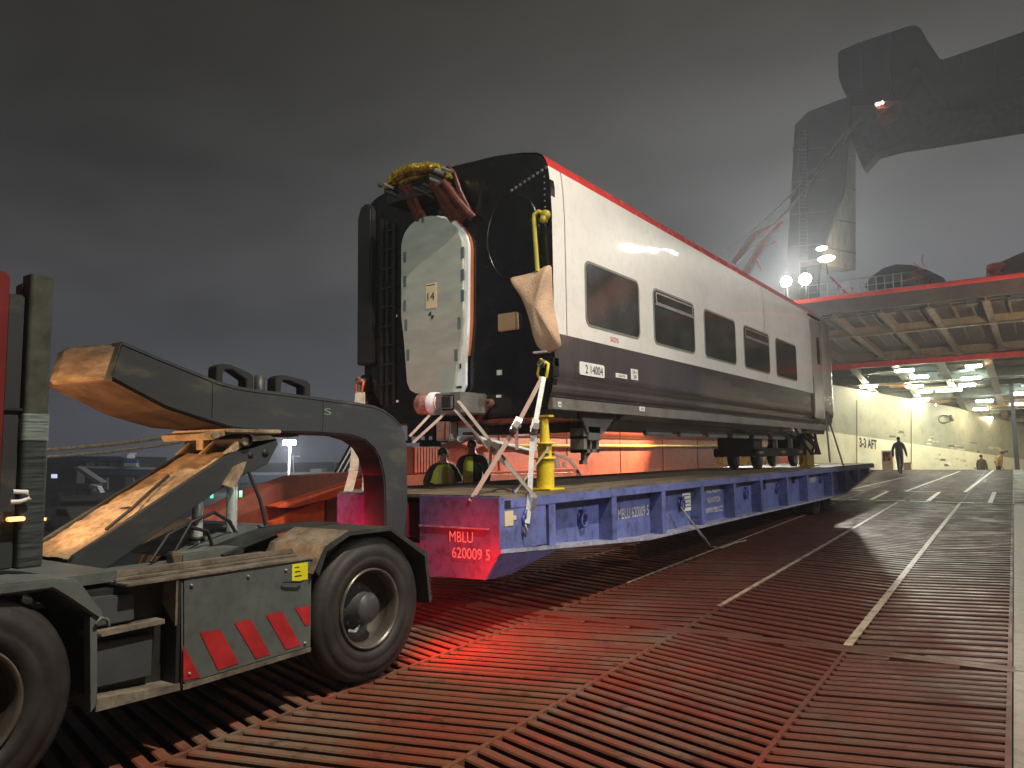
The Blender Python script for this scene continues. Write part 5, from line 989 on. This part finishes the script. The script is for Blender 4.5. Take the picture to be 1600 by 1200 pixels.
# ================================================================== RAMP SIDE GIRDER (left)
XG = -9.5
sg = thing('ramp_side_guard', (XG, 16, .2), 'orange steel side guard of the ramp with yellow pipe rail behind the trailer', 'side guard')
def gz(u, v, X_=XG): p = onX(u, v, X_); return (p[1], p[2])
wall = [(8.6, -.2), (9.0, 1.35), (9.6, 1.62), (10.6, 1.70), (12.2, 2.15), (14.2, 2.22), (32, 2.30), (36, 2.3), (36, -.2)]
k = MB(); k.prism(wall, XG-.5, XG, 'x'); k.build('guard_plate', M['orange'], sg)
for y in (13, 15.8, 18.6, 21.4, 24.2, 27, 29.8): k = MB(); k.box(XG, XG+.012, y, y+.03, .2, 2.18); k.build('weld_seam', M['orangedark'], sg)
k = MB(); k.tube([(XG+.06, 12.6, 1.985), (XG+.06, 33, 1.995)], .045, 8); k.build('pipe_rail', mat('pipe_yellow', (.50, .33, .02), .85), sg)
k = MB(); k.box(XG-.5, XG+.06, 12.4, 34, 2.22, 2.28); k.build('top_flange', M['orangedark'], sg)
k = MB(); k.box(XG+.002, XG+.45, 9.2, 15.5, 1.36, 1.46); k.box(XG+.40, XG+.45, 9.2, 15.5, 1.0, 1.36); k.build('lower_ledge', M['orange'], sg, bevel=.01)
# plate bracket with pocket
q_ = [gz(u, v, XG+.03) for u, v in ((845, 713), (868, 705), (893, 715), (911, 745), (850, 748))]
k = MB(); k.prism(q_, XG+.0, XG+.05, 'x'); k.build('hinge_bracket', M['orange'], sg, bevel=.008)
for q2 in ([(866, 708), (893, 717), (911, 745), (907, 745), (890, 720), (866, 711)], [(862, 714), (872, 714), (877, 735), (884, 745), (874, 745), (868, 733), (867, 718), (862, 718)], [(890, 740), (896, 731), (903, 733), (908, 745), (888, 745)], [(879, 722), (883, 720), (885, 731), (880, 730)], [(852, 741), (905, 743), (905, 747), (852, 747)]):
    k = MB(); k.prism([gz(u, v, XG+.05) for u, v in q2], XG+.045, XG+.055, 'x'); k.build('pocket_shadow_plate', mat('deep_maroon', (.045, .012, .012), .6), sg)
# near wedge end of the guard
we = [(5.7, .4), (5.86, .80), (6.97, 1.28), (7.9, 1.51), (8.77, 1.53), (9.3, 1.53), (9.3, .2), (5.7, .2)]
k = MB(); k.prism(we, XG-.55, XG-.12, 'x'); k.build('wedge_body', M['orangedark'], sg)
k = MB(); k.prism([gz(*p_) for p_ in ((423, 791), (518, 762), (566, 747), (566, 768), (520, 777), (455, 793), (430, 794))], XG-.13, XG+.10, 'x'); k.build('wedge_flange', M['orange'], sg, bevel=.01)
k = MB(); k.prism([gz(425, 815), gz(507, 780), gz(507, 850), gz(440, 850)], XG-.12, XG+.0, 'x'); k.build('wedge_panel', M['orange'], sg)
k = MB(); k.box(XG-.12, XG-.02, gz(512, 800)[0], 9.2, .1, 1.2); k.build('wedge_back_plate', M['orangedark'], sg)
# dark red ribbed locker and black gear beyond
lk = thing('ribbed_locker', (-9.6, 11, .9), 'dark red ribbed locker on the guard left of the standing people', 'locker')
a_ = onX(645, 708, -9.2); c_ = onX(686, 735, -9.2); k = MB(); k.box(-9.45, -9.2, a_[1], c_[1], 1.47, a_[2]+.12); k.build('locker_body', M['orangedark'], lk)
for i in range(9): k = MB(); y = a_[1]+.04+i*(c_[1]-a_[1])/9; k.box(-9.2, -9.18, y, y+.05, 1.5, a_[2]+.1); k.build('rib', M['orange'], lk)
br = thing('brace_tube', tuple(onX(770, 695, -9.3)), 'thick grey brace tube leaning on the orange guard behind the straps', 'brace')
k = MB(); k.tube([onX(742, 686, -9.35), onX(790, 697, -9.3), onX(826, 706, -9.2)], .08, 10); k.build('tube', mat('tube_grey', (.18, .19, .20), .6), br)
k = MB(); k.prism([gz(706, 683, -9.6), gz(742, 682, -9.6), gz(775, 700, -9.6), gz(720, 693, -9.6)], -9.62, -9.58, 'x'); k.build('bracket_plate', mat('brace_grey', (.2, .22, .24), .5), br)
ma = thing('maroon_arm', (-7.7, 7.6, 2.2), 'maroon steel plate arm rising left of the lower coach corner', 'arm')
q_ = [onY(u, v, 7.6) for u, v in ((585, 573), (576, 580), (563, 606), (564, 630), (575, 652), (612, 655), (612, 573))]; k = MB(); k.prism([(p[0], p[2]) for p in q_], 7.6, 7.75, 'y'); k.build('arm_plate', mat('maroon_plate', (.14, .02, .018), .5), ma)
k = MB(); k.bar((-7.6, 7.68, 2.1), (-7.6, 7.68, .3), .3); k.build('arm_post', mat('maroon_plate', (.14, .02, .018), .5), ma)
# black slanted stays seen in the gooseneck arch
for i, (a_, c_) in enumerate((((548, 697), (524, 740)), ((554, 700), (532, 740)), ((561, 702), (540, 740)))):
    k = MB(); k.tube([onX(*a_, -10.2), onX(*c_, -10.0)], .035, 6); tag(k.build('stay_rod', M['black']), ['leftmost black slanting stay inside the gooseneck arch', 'middle black slanting stay inside the gooseneck arch', 'rightmost black slanting stay inside the gooseneck arch'][i], 'stay', 'slanting stays')
# ================================================================== MOORING ROPES (left)
for (a_, c_, r_, lb) in (((60, 704), (345, 668), .035, 'upper thick mooring rope crossing behind the tractor at left'), ((60, 715), (345, 680), .026, 'lower thinner mooring rope crossing behind the tractor at left')):
    A_, C_ = onY(*a_, 6.2), onY(*c_, 9); k = MB(); n = 60
    pts = [A_+(C_-A_)*t - np.array([0, 0, .12*math.sin(math.pi*t)*.5]) for t in [i/n for i in range(n+1)]]
    for ph in (0, 2.09, 4.19):
        k.tube([p+np.array([0, math.cos(ph+i*1.1)*r_*.5, math.sin(ph+i*1.1)*r_*.5]) for i, p in enumerate(pts)], r_*.62, 6)
    tag(k.build('mooring_rope', M['ropem']), lb, 'rope', 'mooring ropes')
# ================================================================== TERMINAL BUILDINGS, MASTS
def bplane(D):   # a vertical plane facing the camera direction at distance D along the view
    return lambda u, v: EYE + ray(u, v)*D
def slab(poly, D0, D1, m, nm, par):
    f0 = bplane(D0); vs = [tuple(f0(u, v)) for u, v in poly]; fh = np.array([FW[0], FW[1], 0]); fh /= np.linalg.norm(fh); n = len(poly)
    vs += [tuple(np.array(p)+fh*(D1-D0)) for p in vs]; k = MB(); k.add(vs, [list(range(n)), list(range(n, 2*n))[::-1]]+[(i, (i+1) % n, n+(i+1) % n, n+i) for i in range(n)]); return k.build(nm, m, par)
b1 = thing('terminal_building', tuple(EYE+ray(150, 768)*100), 'low dark blue two-storey terminal building at far left behind the ropes', 'building')
slab([(60, 716), (118, 713), (196, 715), (196, 732), (250, 734), (250, 778), (60, 778)], 100, 112, M['blddark'], 'wall', b1)
slab([(60, 716), (118, 712.5), (196, 715), (196, 722), (60, 722)], 99.5, 100, M['bldblue'], 'roof_fascia', b1)
for u in (134, 152, 170, 185): slab([(u, 723), (u+13, 723), (u+13, 729), (u, 729)], 99.7, 100, M['bldgrey'], 'window', b1)
slab([(122, 728), (250, 731), (250, 734), (122, 731)], 99.2, 100, M['bldlight'], 'roof_edge', b1)
slab([(122, 732), (250, 735), (250, 744), (140, 742)], 99.3, 100, M['bldblue'], 'canopy', b1)
for u, w_ in ((147, 20), (196, 12)): slab([(u, 746), (u+w_, 746), (u+w_, 766), (u, 766)], 99.5, 100, mat('loading_door', (.16, .16, .15), .6), 'loading_door', b1)
slab([(192, 722), (214, 722), (216, 730), (192, 732)], 99, 99.4, M['bldgrey'], 'sign_panel', b1); slab([(193, 719), (213, 719), (214, 723), (193, 723)], 98.9, 99.4, mat('sign_blue', (.03, .13, .40), .5), 'sign_top', b1)
for i in range(6): slab([(194+i*3.5, 723.5), (196.2+i*3.5, 723.5), (196.2+i*3.5, 729), (194+i*3.5, 729)], 98.8, 99, M['plate'], 'sign_mark', b1)
slab([(190, 708), (202, 708), (202, 710), (199, 710), (199, 716), (190, 716)], 100, 102, M['bldlight'], 'roof_hut', b1)
slab([(80, 741), (88, 741), (88, 747), (80, 747)], 98.8, 99, emit('lit_sign', (.6, .7, 1), 1.1), 'lit_sign', b1)
st_ = thing('boarding_stairs', tuple(EYE+ray(130, 768)*90), 'grey mobile boarding stairs parked in front of the dark blue terminal', 'boarding stairs')
slab([(113, 729), (120, 729), (158, 754), (150, 756)], 90, 91.5, M['bldgrey'], 'stair_flight', st_); slab([(92, 731), (118, 730), (118, 756), (92, 756)], 91, 93, mat('stair_tower_grey', (.07, .068, .06), .7), 'tower', st_)
slab([(140, 757), (152, 760), (157, 770), (152, 769), (149, 763), (138, 764)], 88, 89, M['bldlight'], 'tow_frame', st_); slab([(116, 756), (146, 756), (146, 768), (116, 768)], 90, 92, mat('stair_base_grey', (.09, .088, .08), .7), 'base', st_)
for u in (122, 140): 
    p = EYE+ray(u, 769)*89.5; k = MB(); k.lathe([(-.2, 0), (-.2, .5), (.2, .5), (.2, 0)], tuple(p), 'y', 14); k.build('wheel', M['black'], st_)
b2 = thing('warehouse', tuple(EYE+ray(450, 770)*120), 'pale long warehouse with blue band seen through the gooseneck arch', 'building')
slab([(350, 741), (560, 738), (560, 790), (350, 790)], 120, 135, M['bldgrey'], 'wall', b2)
slab([(345, 743), (560, 741), (560, 752), (345, 754)], 119, 120, mat('band_blue', (.14, .22, .30), .6), 'blue_band', b2); slab([(372, 738.5), (560, 737.5), (560, 740.5), (372, 742.5)], 118.8, 120, M['bldlight'], 'roof_edge', b2)
for u in range(374, 500, 17): slab([(u, 754.5), (u+12, 754.5), (u+12, 758), (u, 758)], 119.5, 120, M['blddark'], 'window', b2)
slab([(392, 760), (426, 760), (426, 761.5), (392, 761.5)], 118.5, 120, M['blddark'], 'door_lintel', b2); slab([(404, 762), (418, 762), (418, 775), (404, 775)], 119.4, 120, M['blddark'], 'door', b2)
slab([(485, 733), (502, 732), (502, 740), (485, 740)], 121, 125, M['bldlight'], 'roof_hut', b2)
for (u, v0, v1, D, w_, lb, lit) in ((453.5, 694, 775, 95, .14, 'tall white lit light mast seen through the gooseneck arch', True), (458.5, 713, 775, 100, .10, 'unlit lamp post just right of the lit mast', False), (523, 715, 775, 110, .06, 'thin distant aerial right of the lit mast', False)):
    a_, c_ = EYE+ray(u, v0)*D, EYE+ray(u-3 if lit else u, v1)*D
    t = thing('light_mast', tuple(c_), lb, 'mast'); k = MB(); k.tube([c_, a_], [w_*1.5, w_], 8); k.build('pole', M['plate'] if lit else M['blddark'], t)
    if lit:
        k = MB()
        for s_ in (-.7, 0, .7): k.box(a_[0]+s_-.22, a_[0]+s_+.22, a_[1]-.4, a_[1]+.1, a_[2]-.1, a_[2]+.5)
        k.build('lamp_head', emit('mast_lamp', (1, .98, .9), 55), t)
        l = bpy.data.lights.new('mast_light', 'POINT'); l.energy = 7000; l.color = (.95, .97, 1); l.shadow_soft_size = .5; lo = bpy.data.objects.new('mast_light', l); C.objects.link(lo); lo.location = a_+np.array([0, -.5, -.6])
    elif 'lamp' in lb: k = MB(); k.bar(a_+np.array([-.1, 0, 0]), a_+np.array([1.0, .4, 0]), .15); k.build('lamp_arm', M['blddark'], t)
# small cars blurred on the quay
cr_ = thing('parked_car', tuple(EYE+ray(95, 828)*60), 'small pale car with an orange light on the dark quay at far left', 'car')
f_ = EYE+ray(92, 832)*42
k = MB(); k.prism([(f_[0]-1.9, f_[2]+.3), (f_[0]-1.9, f_[2]+.75), (f_[0]-1.0, f_[2]+.85), (f_[0]-.5, f_[2]+1.35), (f_[0]+.8, f_[2]+1.35), (f_[0]+1.4, f_[2]+.85), (f_[0]+1.9, f_[2]+.7), (f_[0]+1.9, f_[2]+.3)], f_[1], f_[1]+1.6, 'y'); k.build('car_body', mat('car_pale', (.25, .27, .24), .4), cr_, bevel=.05)
for x in (-1.2, 1.2):
    k = MB(); k.lathe([(-.05, 0), (-.05, .3), (.15, .3), (.15, 0)], (f_[0]+x, f_[1], f_[2]+.3), 'y', 16); k.build('wheel', M['black'], cr_)
k = MB(); k.box(f_[0]-1.93, f_[0]-1.6, f_[1]-.03, f_[1], f_[2]+.6, f_[2]+.75); k.build('lamp', emit('car_lamp', (1, .4, .1), 4), cr_)
k = MB(); k.prism([(f_[0]-.45, f_[2]+.9), (f_[0]-.35, f_[2]+1.27), (f_[0]+.7, f_[2]+1.27), (f_[0]+1.1, f_[2]+.9)], f_[1]-.01, f_[1], 'y'); k.build('window', M['glass'], cr_)
# ================================================================== PEOPLE
def person(base, h, face, pose, mats, lb, cat='person', vest=False, small=False):
    """face = heading (radians, 0 = facing -Y); pose = dict of joint offsets in metres for a 1.78 m figure"""
    jn = {'pel': (0, 0, .98), 'bel': (0, 0, 1.12), 'che': (0, -.01, 1.32), 'nek': (0, 0, 1.50), 'nk2': (0, -.015, 1.57), 'hd1': (0, -.03, 1.63), 'hd2': (0, -.025, 1.71), 'hd3': (0, -.01, 1.755),
          'sL': (.17, 0, 1.45), 'eL': (.24, .02, 1.17), 'wL': (.25, -.06, .92), 'hL': (.25, -.08, .83), 'sR': (-.17, 0, 1.45), 'eR': (-.24, .02, 1.17), 'wR': (-.25, -.06, .92), 'hR': (-.25, -.08, .83),
          'hpL': (.10, 0, .93), 'kL': (.11, -.02, .52), 'aL': (.11, .03, .10), 'tL': (.12, -.10, .035), 'hpR': (-.10, 0, .93), 'kR': (-.11, -.02, .52), 'aR': (-.11, .03, .10), 'tR': (-.12, -.10, .035)}
    jn.update(pose)
    rad = {'pel': (.155, .12), 'bel': (.15, .115), 'che': (.175, .125), 'nek': (.085, .075), 'nk2': (.056, .058), 'hd1': (.066, .075), 'hd2': (.074, .088), 'hd3': (.05, .062), 'sL': (.075, .075), 'eL': (.052, .052), 'wL': (.038, .038), 'hL': (.03, .045), 'hpL': (.10, .10), 'kL': (.068, .068), 'aL': (.048, .05), 'tL': (.045, .035)}
    for k_ in list(rad):
        if k_.endswith('L'): rad[k_[:-1]+'R'] = rad[k_]
    edges = [('pel', 'bel'), ('bel', 'che'), ('che', 'nek'), ('nek', 'nk2'), ('nk2', 'hd1'), ('hd1', 'hd2'), ('hd2', 'hd3')]
    for s_ in 'LR': edges += [('nek', 's'+s_), ('s'+s_, 'e'+s_), ('e'+s_, 'w'+s_), ('w'+s_, 'h'+s_), ('pel', 'hp'+s_), ('hp'+s_, 'k'+s_), ('k'+s_, 'a'+s_), ('a'+s_, 't'+s_)]
    for k_, f_ in (('pel', 1.08), ('bel', 1.14), ('che', 1.16), ('sL', 1.2), ('sR', 1.2), ('eL', 1.3), ('eR', 1.3), ('wL', 1.25), ('wR', 1.25), ('kL', 1.12), ('kR', 1.12)): rad[k_] = (rad[k_][0]*f_, rad[k_][1]*f_)
    sc = h/1.78; names = list(jn); me = bpy.data.meshes.new('person')
    me.from_pydata([tuple(c*sc for c in jn[n_]) for n_ in names], [(names.index(a), names.index(b)) for a, b in edges], [])
    o = bpy.data.objects.new('person', me); C.objects.link(o)
    sk_ = o.modifiers.new('skin', 'SKIN'); o.modifiers.new('sub', 'SUBSURF').render_levels = 2; o.modifiers['sub'].levels = 2
    for i, n_ in enumerate(names):
        d = me.skin_vertices[0].data[i]; d.radius = (rad[n_][0]*sc, rad[n_][1]*sc); d.use_root = (n_ == 'pel')
    bpy.context.view_layer.update()
    m2 = bpy.data.meshes.new_from_object(o.evaluated_get(bpy.context.evaluated_depsgraph_get())); bpy.data.objects.remove(o)
    # face: nose, brow, chin by pushing the front of the head
    hx, hy, hz = (c*sc for c in jn['hd1'])
    for v in m2.vertices:
        if v.co.z > 1.58*sc and v.co.y < hy-.05*sc and abs(v.co.x-hx) < .02*sc and 1.60*sc < v.co.z < 1.67*sc: v.co.y -= .016*sc
    for mm in mats: m2.materials.append(mm)      # 0 jacket 1 trousers 2 skin 3 shoes
    for p in m2.polygons:
        c = p.center/sc; p.use_smooth = True
        hand = min((Vector(jn['hL'])-c).length, (Vector(jn['hR'])-c).length) < .085
        p.material_index = 2 if (c.z > 1.545 or hand) else (3 if c.z < .12 else (1 if c.z < .90 and min((Vector(jn['wL'])-c).length, (Vector(jn['wR'])-c).length) > .1 else 0))
    b = bpy.data.objects.new('person', m2); C.objects.link(b); b.location = base; b.rotation_euler = (0, 0, face); tag(b, lb, cat)
    def ch(k, nm, m):
        k_ = k.build(nm, m, None); k_.parent = b; return k_
    k = MB(); hh = jn['hd2']; k.lathe([(-.035, .085), (.0, .088), (.04, .082), (.075, .055), (.092, 0)], (hh[0]*sc, (hh[1]+.014)*sc, (hh[2]-.0)*sc), 'z', 16); ch(k, 'hair', M['hair'])
    k = MB()
    for s_ in (-1, 1): k.lathe([(-.0, 0), (-.012, .009), (.0, .012)], ((hh[0]+s_*.028)*sc, (hh[1]-.082)*sc, (hh[2]-.045)*sc), 'y', 8)
    ch(k, 'eyes', M['black'])
    k = MB(); k.box((hh[0]-.022)*sc, (hh[0]+.022)*sc, (hh[1]-.088)*sc, (hh[1]-.078)*sc, (hh[2]-.115)*sc, (hh[2]-.107)*sc); ch(k, 'mouth', mat('lips', (.2, .06, .05), .6))
    k = MB()
    for s_ in (-1, 1): k.lathe([(-.008, 0), (-.006, .022), (.006, .022), (.008, 0)], ((hh[0]+s_*.078)*sc, (hh[1]+.0)*sc, (hh[2]-.055)*sc), 'x', 10)
    ch(k, 'ears', M['skin'])
    k = MB()
    for s_ in 'LR':      # fingers and thumb at each hand
        q = Vector(jn['h'+s_]); w = Vector(jn['w'+s_]); d = (q-w).normalized(); sd = Vector((0, 1, 0)) if abs(d.y) < .8 else Vector((1, 0, 0))
        for j in range(4):
            r0 = q+sd*(.022*(j-1.5)); ln = (.062, .074, .070, .055)[j]; k.tube([r0*sc, (r0+d*ln*.5)*sc, (r0+d*ln*.85+Vector((-.02 if s_ == 'L' else .02, 0, 0)))*sc], [.0095*sc, .0085*sc, .007*sc], 6)
        k.tube([(w+d*.03-sd*.03)*sc, (q-sd*.05)*sc, (q+d*.03-sd*.055)*sc], [.011*sc, .010*sc, .008*sc], 6)
    ch(k, 'fingers', M['skin'])
    if vest:
        k = MB(); n = 20
        ring = lambda z, a, b_, y0=0: [((a*math.cos(t))*sc, (y0+b_*math.sin(t))*sc, z*sc) for t in [2*math.pi*i/n for i in range(n)]]
        lv = [ring(.93, .19, .165), ring(1.1, .19, .165), ring(1.25, .205, .175), ring(1.4, .20, .165), ring(1.50, .14, .12), ring(1.52, .09, .09)]
        vs = sum(lv, []); 
        keep = (lambda i: i in (13, 14, 15)) if vest == 'strip' else (lambda i: True)
        fs = [(j*n+i, j*n+(i+1) % n, (j+1)*n+(i+1) % n, (j+1)*n+i) for j in range(5) for i in range(n) if keep(i)]
        k.add(vs, fs, True); ch(k, 'hi_vis_vest', M['hivis'])
        k = MB()
        for z in (1.0, 1.16): r1, r2 = ring(z-.025, .197, .172), ring(z+.025, .197, .172); k.add(r1+r2, [(i, (i+1) % n, n+(i+1) % n, n+i) for i in range(n) if keep(i)], True)
        for s_ in ((-1, 1) if vest != 'strip' else ()): k.bar((s_*.09*sc, -.172*sc, 1.18*sc), (s_*.09*sc, -.155*sc, 1.45*sc), .045*sc, .006*sc, up=(0, 1, 0))
        ch(k, 'reflective_tape', M['reflect'])
    return b
# two dock workers behind the trailer
pa = onY(738, 688, 10.6); person((pa[0], 10.6, rz(pa[0], 10.6)), pa[2]-rz(pa[0], 10.6), math.radians(20), {'sL': (.19, 0, 1.46), 'sR': (-.19, 0, 1.46), 'eL': (.255, .03, 1.20), 'eR': (-.255, .03, 1.20), 'wL': (.24, -.05, .96), 'hL': (.23, -.08, .87), 'wR': (-.24, -.05, .96), 'hR': (-.22, -.09, .88)}, [M['cloth'], M['jeans'], M['skin'], M['black']], 'standing man in dark open jacket over a yellow hi-vis vest', vest='strip')
pb = onY(692, 698, 9.7); person((pb[0], 9.7, rz(pb[0], 9.7)), 1.76, math.radians(50), {'eL': (.30, .02, 1.20), 'wL': (.12, -.20, 1.15), 'hL': (.05, -.23, 1.18), 'eR': (-.30, .02, 1.2), 'wR': (-.12, -.2, 1.12), 'hR': (-.06, -.23, 1.14)}, [M['cloth'], M['jeans'], M['skin'], M['black']], 'worker in hi-vis vest half hidden by the hanging coach gear, arms folded', vest='closed')
# man walking away up the ramp
pw = onR(1407, 741); person((pw[0], pw[1], pw[2]), 1.80, math.radians(180-12), {'kL': (.10, -.10, .55), 'aL': (.10, -.10, .12), 'tL': (.10, -.22, .05), 'kR': (-.10, .02, .52), 'aR': (-.11, .20, .12), 'tR': (-.11, .12, .04), 'eL': (.27, .06, 1.18), 'wL': (.27, .03, .93), 'hL': (.27, .02, .84), 'eR': (-.27, -.02, 1.18), 'wR': (-.28, -.12, .95), 'hR': (-.28, -.15, .87)}, [M['cloth'], M['jeans'], M['cloth'], M['black']], 'person in dark jacket walking up the ramp into the ship, seen from behind')
f1 = onY(1533, 711, 51); person((f1[0], 51, f1[2]-1.72), 1.72, math.radians(165), {'hd2': (.02, -.04, 1.71)}, [mat('olive_jacket', (.17, .16, .07), .8), M['jeans'], M['skin'], M['black']], 'small distant person in olive jacket beyond the ramp crest, left of two')
f2 = onY(1558, 705, 51); person((f2[0], 51, f2[2]-1.74), 1.78, math.radians(115), {'che': (0, -.10, 1.30), 'nek': (0, -.17, 1.46), 'nk2': (0, -.20, 1.52), 'hd1': (0, -.25, 1.57), 'hd2': (0, -.27, 1.64), 'hd3': (0, -.27, 1.70), 'sL': (.17, -.12, 1.42), 'sR': (-.17, -.12, 1.42), 'eL': (.24, -.10, 1.15), 'eR': (-.24, -.1, 1.15)}, [M['clothb'], M['jeans'], M['skin'], M['black']], 'distant stooping person in tan jacket beyond the ramp crest, right of two')

# ================================================================== HAZE
k = MB(); k.box(-150, 150, -40, 215, -3.6, 34); hz = k.build('haze', None, fixn=True)
hm = bpy.data.materials.new('night_mist'); hm.use_nodes = True; t = hm.node_tree; t.nodes.clear()
o_ = t.nodes.new('ShaderNodeOutputMaterial'); pv = t.nodes.new('ShaderNodeVolumePrincipled'); pv.inputs['Color'].default_value = (.84, .90, 1, 1); pv.inputs['Density'].default_value = .0015; pv.inputs['Anisotropy'].default_value = .35
t.links.new(pv.outputs[0], o_.inputs['Volume']); hz.data.materials.clear(); hz.data.materials.append(hm); tag(hz, kind='stuff')
